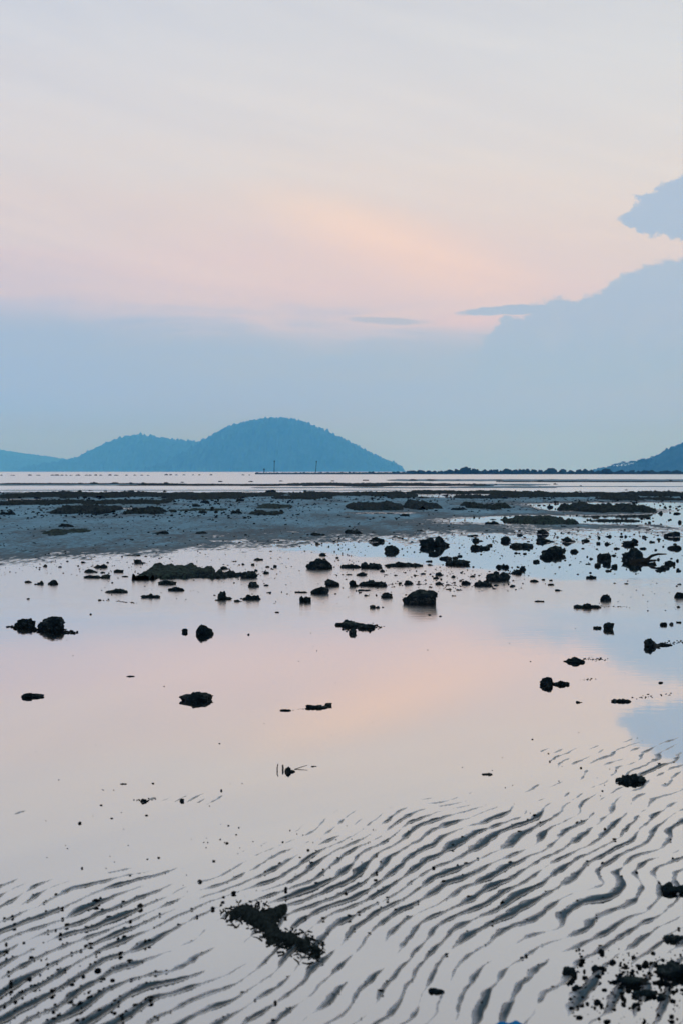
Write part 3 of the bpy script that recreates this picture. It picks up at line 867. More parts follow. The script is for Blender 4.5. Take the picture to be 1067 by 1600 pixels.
# small stones nothing tells apart: (label, list of px, py, w, h)
SMALL = {
    'tiny dark stone in the shallows of the left pool': [
        (70, 886, 7, 6), (93, 887, 6, 3), (130, 880, 9, 4), (168, 880, 4, 3), (160, 896, 8, 4), (195, 902, 11, 3), (155, 939, 6, 3), (141, 961, 4, 2.5), (43, 937, 5, 3), (55, 914, 5, 3), (105, 878, 4, 3), (249, 873, 4, 2)],
    'small dark stone in the water right of the green mound': [
        (404, 876, 15, 5), (380, 883, 5, 4), (395, 884, 6, 5), (430, 887, 6, 6), (418, 887, 7, 4), (400, 893, 6, 5), (416, 897, 9, 7), (352, 890, 16, 6), (374, 899, 14, 5), (416, 916, 8, 4), (420, 927, 8, 3), (340, 939, 9, 4),
        (372, 941, 14, 4), (433, 958, 7, 2.5), (388, 993, 4, 3), (365, 878, 4, 2), (335, 931, 4, 2)],
    'small dark stone near the large humped rock in mid pool': [
        (504, 869, 11, 7), (507, 875, 6, 4), (497, 851, 9, 5), (527, 873, 5, 4), (437, 854, 8, 2.5), (423, 862, 5, 2), (478, 927, 6, 2)],
    'small dark stone in the rubble of the middle pool': [
        (597, 894, 8, 6), (670, 878, 11, 3.5), (672, 884, 9, 4), (565, 900, 18, 7), (545, 899, 10, 3), (708, 903, 7, 6), (661, 898, 8, 4), (650, 900, 9, 3), (625, 913, 6, 4), (654, 914, 6, 3), (681, 905, 10, 5), (569, 924, 22, 3), (573, 932, 9, 4),
        (590, 951, 7, 5), (598, 950, 4, 2), (700, 915, 9, 3), (717, 923, 10, 3), (703, 922, 5, 3), (738, 902, 9, 4), (775, 916, 8, 4), (800, 918, 7, 4), (592, 916, 7, 4), (671, 962, 5, 2.5), (688, 964, 5, 2), (607, 888, 6, 3), (718, 870, 9, 4), (765, 853, 9, 5), (773, 921, 8, 3), (719, 909, 4, 3),
        (603, 899, 7, 2), (618, 900, 6, 2.5), (711, 873, 10, 5), (628, 858, 3, 2), (647, 863, 3, 2)],
    'small dark stone in the stone field along the right edge': [
        (915, 846, 13, 5), (951, 839, 10, 5), (1008, 840, 10, 5), (960, 869, 7, 4), (934, 885, 10, 8), (960, 887, 11, 8), (951, 893, 10, 4), (924, 874, 6, 4), (1059, 877, 5, 5), (1061, 893, 8, 4), (861, 915, 11, 4), (801, 917, 9, 4), (873, 924, 12, 4), (979, 913, 7, 2.5),
        (861, 908, 6, 3), (849, 907, 6, 3), (935, 850, 7, 5), (950, 851, 11, 6), (936, 841, 5, 5), (964, 858, 10, 4), (1005, 858, 11, 4), (1019, 848, 9, 3), (1030, 843, 6, 3), (889, 833, 5, 3), (871, 840, 4, 3), (812, 837, 10, 4), (820, 841, 4, 3), (807, 865, 8, 3), (820, 866, 6, 3), (826, 860, 5, 3),
        (838, 879, 11, 6), (903, 898, 4, 2), (891, 883, 4, 2), (917, 882, 4, 2), (1031, 893, 10, 5), (1054, 887, 4, 3), (1019, 882, 14, 5), (1029, 875, 5, 4), (978, 839, 5, 4), (971, 839, 6, 3), (987, 864, 8, 3), (1062, 914, 7, 3), (1061, 950, 6, 4), (961, 912, 4, 2),
        (1038, 978, 12, 6), (1050, 977, 7, 5), (1062, 974, 8, 3), (906, 1100, 11, 4), (1034, 1069, 8, 4), (881, 824, 9, 4), (1015, 818, 5, 5), (1033, 820, 4, 3), (1055, 851, 6, 3), (1025, 860, 5, 3), (1012, 829, 6, 3)],
    'small dark stone on the open grey sand bar': [
        (584, 833, 9, 3), (656, 831, 12, 4), (619, 840, 11, 3.5), (625, 842, 7, 3), (151, 815, 10, 4), (157, 818, 8, 3), (190, 827, 7, 3), (545, 810, 9, 3), (611, 804, 5, 2), (375, 820, 5, 2), (344, 826, 4, 2), (165, 853, 12, 3), (177, 854, 5, 2), (16, 832, 5, 2), (67, 857, 4, 2), (75, 821, 11, 2),
        (375, 848, 6, 2), (693, 811, 3, 2), (486, 805, 5, 2), (533, 803, 4, 2), (160, 831, 14, 2), (110, 808, 9, 2.5), (82, 808, 5, 2), (738, 838, 18, 3), (770, 812, 10, 2), (795, 818, 6, 3), (808, 808, 9, 4)],
    'small boulder on the dark reef beyond the sand bar': [
        (166, 798, 10, 5), (172, 794, 7, 4), (85, 790, 9, 5), (50, 771, 6, 3), (196, 770, 5, 3), (258, 769, 6, 4), (250, 772, 12, 3), (477, 769, 6, 5), (287, 792, 6, 3), (328, 791, 10, 3), (340, 785, 6, 3), (358, 785, 8, 4), (440, 801, 10, 3), (452, 796, 8, 3), (410, 783, 4, 2), (466, 784, 5, 2), (484, 797, 5, 3),
        (248, 797, 8, 5), (240, 803, 9, 5), (230, 802, 10, 6), (60, 803, 8, 5), (158, 780, 10, 3), (265, 791, 12, 3), (697, 775, 7, 4), (725, 778, 10, 4), (747, 777, 12, 5), (760, 776, 8, 4), (790, 780, 12, 6), (737, 801, 7, 4), (771, 798, 10, 5), (795, 800, 7, 4),
        (842, 790, 6, 2), (850, 790, 5, 2), (940, 785, 12, 3), (960, 784, 6, 2.5), (990, 786, 7, 3), (1034, 784, 8, 3), (1047, 792, 5, 3), (1060, 792, 4, 2), (1058, 803, 11, 4), (1013, 810, 8, 3), (1055, 771, 12, 4), (1045, 771, 8, 4), (1062, 817, 6, 6),
        (986, 771, 10, 4), (964, 772, 8, 4), (850, 770, 6, 2), (884, 771, 10, 3), (827, 769, 9, 3), (559, 776, 9, 3), (640, 770, 10, 3), (110, 771, 14, 3)],
    'low stone on the sand strips far out in the pale water': [
        (46, 757, 7, 2.5), (22, 757, 5, 2), (80, 756, 9, 2.5), (125, 756, 11, 2.5), (147, 755, 12, 3), (180, 755, 12, 2.5), (205, 755, 6, 2), (225, 755, 7, 2), (260, 755, 8, 2.5), (285, 754, 6, 2), (345, 753, 8, 2.5), (392, 753, 8, 2.5), (440, 752, 8, 2), (520, 752, 6, 2), (571, 751, 10, 2.5), (645, 751, 14, 3), (675, 751, 20, 3),
        (714, 751, 6, 2), (733, 758, 6, 3), (738, 758, 7, 3), (774, 758, 5, 3), (801, 758, 6, 2), (868, 757, 8, 3), (844, 753, 14, 3), (907, 760, 5, 2.5), (843, 761, 4, 2), (930, 753, 5, 1.5), (1010, 753, 9, 2.5), (1048, 752, 5, 3), (1023, 753, 5, 2), (978, 766, 5, 2), (906, 768, 5, 2), (142, 767, 7, 2), (165, 768, 6, 2), (780, 751, 16, 2)],
    'dot-like rock in the row on the left horizon water': [
        (2, 743, 4, 2), (20, 743, 8, 1.5), (47, 743, 6, 2.5), (60, 743, 8, 1.5), (82, 743, 6, 2), (89, 743, 8, 2.5), (97, 743, 5, 2), (104, 743, 4, 2), (111, 743, 5, 1.5), (122, 743, 8, 2.5), (135, 743, 6, 2), (141, 743, 5, 2), (150, 743, 5, 2.5), (158, 743, 5, 2), (172, 743, 6, 3), (182, 743, 8, 2), (198, 743, 4, 2), (211, 743, 5, 2),
        (222, 743, 5, 2), (232, 743, 5, 1.5), (260, 742.5, 6, 3), (267, 742.5, 5, 2.5), (276, 742.5, 5, 2), (288, 742.5, 5, 2), (302, 742.5, 4, 1.5), (312, 742.5, 4, 2), (330, 742.5, 5, 2.5), (380, 742.5, 5, 2), (390, 742.5, 3, 1.5)],
}
ANCHOR = [(60, 982, 'pair of rocks on the gravel spit'), (499, 890, 'large humped mid-pool rock'), (656, 946, 'largest lone block'), (679, 854, 'two-humped rock'), (989, 876, 'big rounded right-hand rock'),
          (862, 868, 'broad right-hand rock'), (320, 992, 'knobbly pyramid rock'), (306, 1098, 'knobbly coral lump'), (856, 1072, 'round-headed rock'), (898, 1037, 'ragged low rock at right'), (1021, 1012, 'pointed right-edge rock'),
          (972, 1099, 'low dark slab at right'), (952, 984, 'roundish lone rock at right'), (918, 951, 'long low rubble slab at right'), (351, 938, 'pointed rubble heap'), (393, 938, 'long lumpy rock'), (389, 904, 'dark clump at the mound tail'),
          (510, 925, 'centre pool rock pair'), (477, 942, 'small craggy centre rock'), (182, 927, 'upper left-pool slab'), (235, 935, 'lower left-pool slab'), (266, 900, 'green algae mound'), (143, 904, 'flat stone left of the green mound'),
          (63, 914, 'row of three stones at left'), (218, 881, 'stepped stone behind the green mound'), (604, 935, 'small humped rock by the largest block'), (553, 917, 'sharp pointed stone in mid pool'), (582, 917, 'lumpy rubble line'), (630, 886, 'long low mid-pool slab'),
          (580, 889, 'rubble heap by the mid-pool slab'), (612, 862, 'rounded rock at the pool edge'), (588, 847, 'flat-topped rock at the sand edge'), (552, 835, 'jagged rock on the sand bar'), (715, 883, 'broken rock right of centre'),
          (779, 909, 'pale shell cluster'), (755, 917, 'heap beside the shell cluster'), (638, 914, 'small humped stone above the largest block'), (750, 858, 'low stone bar right of the two-humped rock'), (790, 846, 'square little rock on the fringe'),
          (815, 855, 'long dark slab at right'), (848, 835, 'rounded rock on the damp fringe'), (889, 847, 'peaked right-fringe stone'), (944, 874, 'jagged cluster at right'), (985, 852, 'peaked bar at right'), (1050, 839, 'rubble heap at far right'),
          (1037, 889, 'flat stone below the driftwood'), (812, 894, 'two stones left of the right pink water'), (924, 904, 'flat stone on the colour border'), (835, 910, 'small stone below the broad rock'), (546, 980, 'weed-covered rubble'),
          (370, 804, 'notched far boulder'), (317, 803, 'dark boulder left of the notched one'), (632, 808, 'loaf-shaped far boulder'), (104, 825, 'rounded rock on the left sand'), (252, 836, 'low dark rock on the left sand'), (315, 835, 'low ragged bar rock'),
          (496, 838, 'pointed rubble above the pool'), (205, 846, 'little stone on the left sand'), (94, 853, 'thin ledge on the left sand'), (42, 864, 'thin ledge by the left edge'), (78, 836, 'olive patch on the left sand'),
          (855, 818, 'smooth olive mound'), (768, 820, 'craggy rock in the far pool'), (884, 793, 'flat-topped far rock'), (972, 801, 'long olive-brown shelf'), (590, 798, 'long flat-topped far shelf'), (672, 796, 'humped far shelf'), (776, 796, 'peaked far shelf'),
          (103, 803, 'long humped left shelf'), (222, 804, 'broken shelf on the left'), (408, 805, 'brown slab on the bar'), (425, 795, 'olive hump on the bar'), (469, 780, 'flat dark centre-left shelf'), (423, 771, 'rounded skyline boulder'), (12, 806, 'double boulder at the left edge')]
ORD = ['nearest', 'second', 'third', 'fourth', 'fifth', 'sixth', 'seventh', 'eighth', 'ninth', 'tenth', 'eleventh', 'twelfth']
bins = {}
for lab, lst in SMALL.items():
    g = lab.replace('small dark stone', 'small dark stones').replace('tiny dark stone', 'tiny dark stones')
    for i, (px, py, wp, hp) in enumerate(lst):
        o = rock(px, py, wp, hp, ('blob', 'cluster', 'point', 'blob', 'flat')[i % 5] if wp > 6 else 'blob', lab, group=g)
        if py > 768.5:
            ax, ay, nm = min(ANCHOR, key=lambda q: math.hypot(q[0] - px, (q[1] - py) * 2.2))
            dx, dy = px - ax, (py - ay) * 2.2
            side = ('right of' if dx > 0 else 'left of') if abs(dx) > abs(dy) else ('in front of' if dy > 0 else 'behind')
            bins.setdefault((nm, side), []).append((math.hypot(dx, dy), o))
for (nm, side), q in bins.items():
    q.sort(key=lambda e: e[0])
    for i, (_, o) in enumerate(q):
        if len(q) == 1:
            o['label'] = 'small dark stone just %s the %s' % (side, nm)
        else:
            o['label'] = 'dark stone %s the %s, %s of %d' % (side, nm, ORD[i], len(q))


ONES = ['first', 'second', 'third', 'fourth', 'fifth', 'sixth', 'seventh', 'eighth', 'ninth', 'tenth', 'eleventh', 'twelfth', 'thirteenth', 'fourteenth', 'fifteenth', 'sixteenth', 'seventeenth', 'eighteenth', 'nineteenth']
TENS = {2: ('twentieth', 'twenty-'), 3: ('thirtieth', 'thirty-')}


def nth(i):
    return ONES[i - 1] if i < 20 else (TENS[i // 10][0] if i % 10 == 0 else TENS[i // 10][1] + ONES[i % 10 - 1])


def rank(objs, phrase):
    for i, o in enumerate(sorted(objs, key=lambda o: o.location.x / o.location.y), 1):
        o['label'] = phrase % nth(i)


rank([o for o in COL.objects if o.get('label', '').startswith('low stone on the sand strips')], '%s low stone from the left on the far sand strips')
rank([o for o in COL.objects if o.get('label', '').startswith('dot-like rock')], '%s dot-like rock from the left in the left horizon row')
rank([o for o in COL.objects if o.name.startswith('palm_tree')], '%s palm from the left on the low wooded point at right')


# ------------------------------------------------------------------ rock shelves: low reef tables of dead coral
def shelf(px0, px1, pf, pb, hpx, label, seed, mat=M_SHELF, rough=0.5, nx=130, ny=28, table=0.6):
    yf, yb = dist(pf), dist(pb)
    xc = ((px0 + px1) / 2 - CX) / F_PX * yf
    wd = (px1 - px0) / F_PX * yf
    dp = yb - yf
    ht = hpx / F_PX * yf
    a = np.linspace(-1.12, 1.12, nx)
    b = np.linspace(-1.2, 1.2, ny)
    B, A = np.meshgrid(b, a, indexing='ij')
    X, Y = A * wd / 2, B * dp / 2
    sc = max(wd, dp * 0.5)
    n1 = fbm(X / sc * 5, Y / dp * 2.2, seed, 4)
    n2 = fbm(X / ht * 0.7, Y / ht * 0.35, seed + 9, 3)
    d = np.abs(A) ** 3.0 + np.abs(B) ** 2.5
    prof = 1 - d + 1.0 * n1 * (0.4 + 0.6 * d)
    z = np.where(prof > 0, np.clip(prof, 0, 1) ** table, prof * 0.8)
    Z = ht * (z * (0.80 + 0.30 * n1) + rough * 0.85 * n2 * sst(-0.3, 0.35, prof)) - 0.03 * ht
    V = np.stack([X, Y, np.maximum(Z, -0.4 * ht - 0.05)], -1).reshape(-1, 3)
    o = mesh_obj('rock_shelf', V, grid_faces(ny, nx), mat, loc=(xc, (yf + yb) / 2, 0.0))
    tag(o, label, 'rock shelf', 'low rock shelves of the reef flat')
    return o


SHELVES = [
    (203, 330, 905, 889, 13, 'long green algae-covered mound of rock in the left pool', M_GREEN, 0.16, 0.45),
    (292, 369, 904, 898, 6, 'low lumpy tail of rock trailing right from the green mound', M_ROCK, 0.9, 0.6),
    (806, 908, 820, 812, 11, 'smooth olive mound rising from the far pool at right', M_GREEN, 0.14, 0.7),
    (38, 120, 838, 829, 5, 'flat olive patch of rock on the left sand', M_GREEN, 0.3, 0.6),
    (112, 162, 834, 831, 1.6, 'thin dark streak right of the olive patch', M_SHELF, 0.5, 0.6),
    (50, 156, 805, 796, 12, 'long dark humped shelf at the left of the far reef', M_ROCK, 0.6, 0.5),
    (188, 258, 805, 799, 8, 'dark broken shelf right of the long humped one', M_SHELF, 0.9, 0.8),
    (272, 348, 800, 796, 3, 'thin green slab behind the dark boulder on the bar', M_GREEN, 0.4, 0.6),
    (380, 436, 806, 801, 5.5, 'low brown slab right of the notched boulder', M_SHELF, 0.35, 0.5),
    (392, 458, 796, 791, 5.5, 'low olive hump behind the brown slab', M_GREEN, 0.35, 0.6),
    (424, 514, 781, 776, 5, 'flat dark shelf on the far reef, centre left', M_SHELF, 0.5, 0.5),
    (537, 642, 799, 791, 10, 'long dark flat-topped shelf on the far bar, centre', M_ROCK, 0.45, 0.32),
    (640, 704, 797, 790, 10, 'dark humped shelf adjoining the flat-topped one', M_ROCK, 0.5, 0.55),
    (742, 812, 797, 790, 8, 'dark peaked shelf right of the humped one', M_SHELF, 0.8, 0.9),
    (600, 660, 779, 774, 5, 'small dark shelf on the far reef, right of centre', M_SHELF, 0.5, 0.6),
    (905, 1040, 802, 794, 11, 'long olive-brown shelf at the right of the far pools', M_SHELF, 0.5, 0.6),
    (930, 1006, 815, 813, 2.2, 'thin row of jagged stones across the far right pool', M_ROCK, 1.0, 0.5),
    (-60, 120, 779, 771, 5, 'dark rocky belt at the left edge beyond the bar', M_SHELF, 0.8, 0.6),
    (-50, 110, 790, 783, 4, 'broken dark rubble belt at the left, nearer the bar', M_SHELF, 1.0, 0.7),
    (90, 270, 778, 771, 5, 'dark rocky belt beyond the bar, second from left', M_SHELF, 0.8, 0.6),
    (100, 250, 789, 782, 3.5, 'broken rubble belt behind the long humped shelf', M_SHELF, 1.0, 0.7),
    (225, 372, 781, 772, 5, 'dark rocky belt beyond the bar, left of centre', M_SHELF, 0.8, 0.55),
    (340, 440, 777, 771, 3.5, 'low rocky belt under the rounded skyline boulder', M_SHELF, 0.6, 0.55),
    (450, 566, 776, 770.5, 4, 'dark rocky belt beyond the bar, centre', M_SHELF, 0.7, 0.55),
    (540, 650, 776, 770.5, 4, 'low rocky belt right of the central belt', M_SHELF, 0.7, 0.6),
    (640, 845, 772, 768.5, 4.5, 'long thin dark belt across the far pools', M_SHELF, 0.5, 0.45),
    (708, 800, 780, 776, 4, 'ragged rubble bar in the far pools right of centre', M_ROCK, 1.0, 0.8),
    (790, 920, 778, 772, 6, 'dark rocky belt beyond the right pools, left part', M_SHELF, 0.7, 0.55),
    (900, 1010, 778, 772, 6, 'dark rocky belt beyond the right pools, middle part', M_SHELF, 0.7, 0.55),
    (955, 1035, 783, 779, 5, 'low slab in front of the middle right belt', M_SHELF, 0.6, 0.6),
    (1000, 1120, 777, 771, 6, 'dark rocky belt beyond the right pools, cut by the edge', M_SHELF, 0.7, 0.55),
    (1030, 1110, 783, 779, 4, 'low slab at the right edge in front of the belt', M_SHELF, 0.6, 0.6),
    (180, 480, 759.2, 757.4, 1.8, 'thin dark reef line in the pale water, left', M_ROCK, 0.9, 0.6),
    (440, 770, 760, 755.5, 2.6, 'thin dark reef line in the pale water, centre', M_ROCK, 0.9, 0.6),
    (800, 1110, 753.4, 752.2, 1.2, 'thin dark reef line in the pale water, right', M_ROCK, 0.9, 0.6),
    (-60, 300, 757.4, 755.4, 1.2, 'faint stony line in the pale water at the far left', M_SHELF, 1.0, 0.7),
]
for i, (a, b, pf, pb, h, lab, mt, rg, tb) in enumerate(SHELVES):
    shelf(a, b, pf, pb, h, lab, 3.3 + 2.17 * i, mt, rg, nx=260 if b - a > 90 else 160, ny=36, table=tb)

# ------------------------------------------------------------------ breakwater of boulders far out
rnd = random.Random(23)
BY = dist(741.0)
bw = empty('breakwater', ((740 - CX) / F_PX * BY, BY, 0))
tag(bw, 'long dark breakwater of piled boulders along the horizon', 'breakwater')
bx0 = bw.location.x
hump = [(401, 3), (440, 3), (500, 3.5), (600, 4.5), (650, 5.5), (690, 5), (731, 10), (745, 7), (775, 7.5), (800, 8), (818, 8), (840, 6), (866, 9), (875, 9), (888, 6), (905, 7), (930, 7), (948, 9), (965, 6), (1000, 6), (1040, 6), (1067, 7), (1300, 7)]
px = 402.0
while px < 1180:
    hp = np.interp(px, [a for a, b in hump], [b for a, b in hump]) * rnd.uniform(0.75, 1.2) * (1.05 if px > 640 else 0.9)
    wp = hp * rnd.uniform(1.3, 2.4)
    s = BY / F_PX
    SEED[0] += 1
    V, Fc = rock_shape(wp * s, wp * s * 1.0, hp * s, SEED[0], 'blob', 3 if hp > 6 else 2)
    mesh_obj('boulder', V, Fc, M_ROCK, loc=((px - CX) * s - bx0, rnd.uniform(-1.5, 1.5), 0), parent=bw)
    px += wp * rnd.uniform(0.5, 0.95)
# rubble core
n = 240
cx = np.linspace((402 - CX) / F_PX * BY, (1200 - CX) / F_PX * BY, n)
core = []
for j, (oy, hz) in enumerate(((-4, -0.5), (-2.2, 0.7), (0, 1.3), (2.2, 0.7), (4, -0.5))):
    hh = hz * (np.interp(cx * F_PX / BY + CX, [402, 640, 760], [0.6, 0.75, 1.0]) if hz > 0 else 1) + 0.35 * pn3(cx * 0.8, j * 3.0, 1.0) * (hz > 0)
    core.append(np.stack([cx - bx0, np.full(n, oy), hh + 0 * cx], -1))
mesh_obj('rubble_core', np.concatenate(core), grid_faces(5, n), M_ROCK, parent=bw)

# marker poles on its tip
for px, ptop, rad, lean, lab in ((428.5, 721.5, 0.22, 0.03, 'thin upright marker pole on the breakwater tip'), (493, 722, 0.20, 0.10, 'thin leaning marker pole on the breakwater'), (413, 734, 0.30, 0.0, 'short stubby post at the end of the breakwater')):
    s = BY / F_PX
    h = (740 - ptop) * s
    root = empty('marker_pole', ((px - CX) * s, BY, 0.3))
    tag(root, lab, 'marker pole')
    V, Fc = tube([(0, 0, -0.8), (lean * h * 0.5, 0, h * 0.5), (lean * h, 0, h)], [rad, rad * 0.85, rad * 0.7], 8)
    mesh_obj('pole', V, tri_fix(Fc), M_TWIG, parent=root)
    V, Fc = tube([(lean * h, 0, h - 0.1), (lean * h, 0, h + 0.35), (lean * h, 0, h + 0.7)], [rad * 1.6, rad * 1.7, rad * 1.1], 8)
    mesh_obj('top_mark', V, tri_fix(Fc), M_TWIG, parent=root)


# ------------------------------------------------------------------ driftwood and twigs
def stick(pts, base, radii, name, label, cat):
    y = dist(base)
    P = [((a - CX) / F_PX * y, y + 0.02 * i, max(0, base - b) / F_PX * y - (0.01 if b > base else 0)) for i, (a, b) in enumerate(pts)]
    x0, y0 = P[0][0], P[0][1]
    P = [(x - x0, y - y0, z) for x, y, z in P]
    V, Fc = tube(P, radii, 8)
    V = V + 0.25 * min(radii) * np.stack([pn3(V[:, 0] * 40, V[:, 1] * 40, V[:, 2] * 40)] * 3, -1)
    o = mesh_obj(name, V, tri_fix(Fc), M_TWIG, loc=(x0, y0, 0))
    return tag(o, label, cat)


stick([(984, 878), (1000, 876.5), (1013, 874.5), (1020, 869), (1030, 866.5), (1044, 866.5)], 878, [0.030, 0.034, 0.030, 0.024, 0.018, 0.010], 'driftwood', 'dark crooked driftwood branch beside the big rounded rock', 'driftwood')
stick([(986, 880), (1004, 877.5), (1027, 876)], 880, [0.03, 0.034, 0.014], 'driftwood', 'low dark driftwood log lying in front of the crooked branch', 'driftwood')
stick([(433.2, 1210), (432.6, 1204), (433.6, 1199)], 1209, [0.0032, 0.0028, 0.002], 'twig', 'thin upright twig left of the spiky little stone', 'twig')
stick([(441.5, 1210), (441.8, 1205), (441.0, 1201)], 1208, [0.0050, 0.0046, 0.004], 'twig', 'stubby upright twig next to the spiky little stone', 'twig')
stick([(460, 1205), (470, 1203), (480, 1201)], 1205, [0.0022, 0.002, 0.0012], 'twig', 'thin twig lying right of the spiky little stone', 'twig')

# pale shell on the cluster
sx, sy = spot(783, 906)
V, Fc = lump(0.030, 0.02, 0.028, 4.2, 3, 0.25)
tag(mesh_obj('shell', V, Fc, M_SHELL, loc=(sx, sy, 0.055)), 'small pale shell on the craggy cluster right of centre', 'shell')


# ------------------------------------------------------------------ seaweed heap on the ripples
def weed():
    spine = [(360, 1440), (378, 1432), (394, 1432), (408, 1446), (422, 1462), (440, 1473), (462, 1480), (482, 1489), (500, 1499)]
    half = [5, 13, 19, 23, 20, 15, 9, 6, 2]
    spur = [(405, 1446), (425, 1437), (446, 1427)]
    sx, sy = spot(420, 1460)
    nx, ny = 210, 190
    x0, y1 = spot(350, 1512)[0] * 1.04 - 0.02, spot(350, 1410)[1]
    gx = np.linspace(spot(350, 1410)[0], spot(512, 1410)[0], nx)
    gy = np.linspace(spot(350, 1514)[1], y1, ny)
    Y, X = np.meshgrid(gy, gx, indexing='ij')
    px, py = CX + X / Y * F_PX, HY + EYE * F_PX / Y
    d = np.full(X.shape, 9.0)
    for sp, hf in ((spine, half), (spur, [16, 9, 4])):
        for (a, b, ha), (a2, b2, hb) in zip([(*p, q) for p, q in zip(sp, hf)][:-1], [(*p, q) for p, q in zip(sp, hf)][1:]):
            ex, ey = a2 - a, b2 - b
            t = np.clip(((px - a) * ex + (py - b) * ey) / (ex * ex + ey * ey), 0, 1)
            q = np.hypot(px - a - t * ex, (py - b - t * ey) * 1.15) / (ha + (hb - ha) * t)
            d = np.minimum(d, q)
    d = d * 1.5
    n = 1.15 * pn3(X * 17, Y * 9, 3.0) + 0.70 * pn3(X * 55, Y * 30, 6.0) + 0.45 * pn3(X * 120, Y * 70, 8.0)
    prof = 1 - d + n * 0.9
    Z = 0.018 * np.sign(prof) * np.abs(np.clip(prof, -0.6, 1)) ** 0.7 + 0.004 * np.abs(pn3(X * 160, Y * 120, 5.0)) + 0.003
    V = np.stack([X - sx, Y - sy, Z], -1).reshape(-1, 3)
    Fc = grid_faces(ny, nx)
    Fc = Fc[(V[Fc, 2].max(1) > -0.004)]
    ob = mesh_obj('seaweed_heap', V, Fc, M_WEED, loc=(sx, sy, 0))
    tag(ob, 'ragged black heap of seaweed stranded across the ripples', 'seaweed')
    r = random.Random(5)
    P = np.array([spot(*p) for p in spine])
    VV, FF, o = [], [], 0
    for i in range(170):
        t = r.random() * (len(P) - 1)
        k = min(int(t), len(P) - 2)
        c = P[k] + (P[k + 1] - P[k]) * (t - k)
        a = r.uniform(0, 6.28)
        L = r.uniform(0.008, 0.034)
        c = c + np.array([r.gauss(0, 0.022), r.gauss(0, 0.05)])
        pts = [(c[0] - sx + L * q * math.cos(a + 0.6 * q) + r.gauss(0, 0.003), c[1] - sy + 1.4 * L * q * math.sin(a + 0.6 * q), 0.012 * (1 - q) + 0.004) for q in (0, 0.35, 0.7, 1.0)]
        V, Fc = tube(pts, [0.0034, 0.003, 0.0024, 0.001], 5)
        VV.append(V); FF.append(tri_fix(Fc) + o); o += len(V)
    st = mesh_obj('strands', np.concatenate(VV), np.concatenate(FF), M_WEED, parent=ob)
    st['kind'] = 'stuff'


weed()


# ------------------------------------------------------------------ blue plastic scrap at the very front
def scrap():
    x0, y0 = spot(792, 1618)
    n, m = 26, 14
    a, b = np.linspace(-1, 1, n), np.linspace(-1, 1, m)
    B, A = np.meshgrid(b, a, indexing='ij')
    X = A * 0.052 * (1 - 0.25 * B ** 2)
    Y = B * 0.050 + 0.01 * A
    Z = 0.012 * (1 - (A * A + B * B) * 0.42) + 0.006 * pn3(X * 40, Y * 40, 2.0) + 0.003 * np.abs(pn3(X * 90, Y * 60, 5.0))
    top = np.stack([X, Y, Z], -1).reshape(-1, 3)
    bot = top - np.array([0, 0, 0.0016])
    Fc = grid_faces(m, n)
    k = len(top)
    idx = np.arange(k).reshape(m, n)
    loop = np.concatenate([idx[0], idx[1:, -1], idx[-1, -2::-1], idx[-2:0:-1, 0]])
    side = np.stack([loop, np.roll(loop, -1), np.roll(loop, -1) + k, loop + k], -1)
    o = mesh_obj('plastic_scrap', np.concatenate([top, bot]), np.concatenate([Fc, Fc[:, ::-1] + k, side]), M_BLUE, loc=(x0, y0 - 0.03, 0.004))
    tag(o, 'crumpled bright blue plastic scrap at the bottom edge', 'plastic scrap')


scrap()


# ------------------------------------------------------------------ uncountable grit
def grit(name, label, pts, seed):
    """pts: x, y, z, radius"""
    r = np.random.RandomState(seed)
    D, Fc = ICO[1]
    n = len(pts)
    pts = np.asarray(pts)
    sc = pts[:, 3][:, None] * r.uniform(0.6, 1.35, (n, 3)) * np.array([1.15, 1.0, 0.8])
    jit = 1 + 0.22 * r.normal(size=(n, len(D), 1)).clip(-1.5, 1.5) * 0.6
    V = D[None] * jit * sc[:, None, :] + pts[:, None, :3]
    F2 = (Fc[None] + (np.arange(n) * len(D))[:, None, None]).reshape(-1, 3)
    o = mesh_obj(name, V.reshape(-1, 3), F2, M_PEB)
    tag(o, label, kind='stuff')


def scatter(rects, seed):
    """rects: px0, px1, py0, py1, count, min r px, max r px, dry(only on sand above water)"""
    r = np.random.RandomState(seed)
    out = []
    for p0, p1, q0, q1, n, a, b, dry in rects:
        px, py = r.uniform(p0, p1, n), r.uniform(q0, q1, n)
        y = EYE * F_PX / (py - HY)
        x = (px - CX) / F_PX * y
        z = ground_z(x, y)
        rad = (a + (b - a) * r.rand(n) ** 3) / F_PX * y
        z2 = np.maximum(z, 0)
        keep = z > 0.0005 if dry else np.ones(n, bool)
        out.append(np.stack([x, y, z2 + rad * 0.25, rad], -1)[keep])
    return np.concatenate(out)


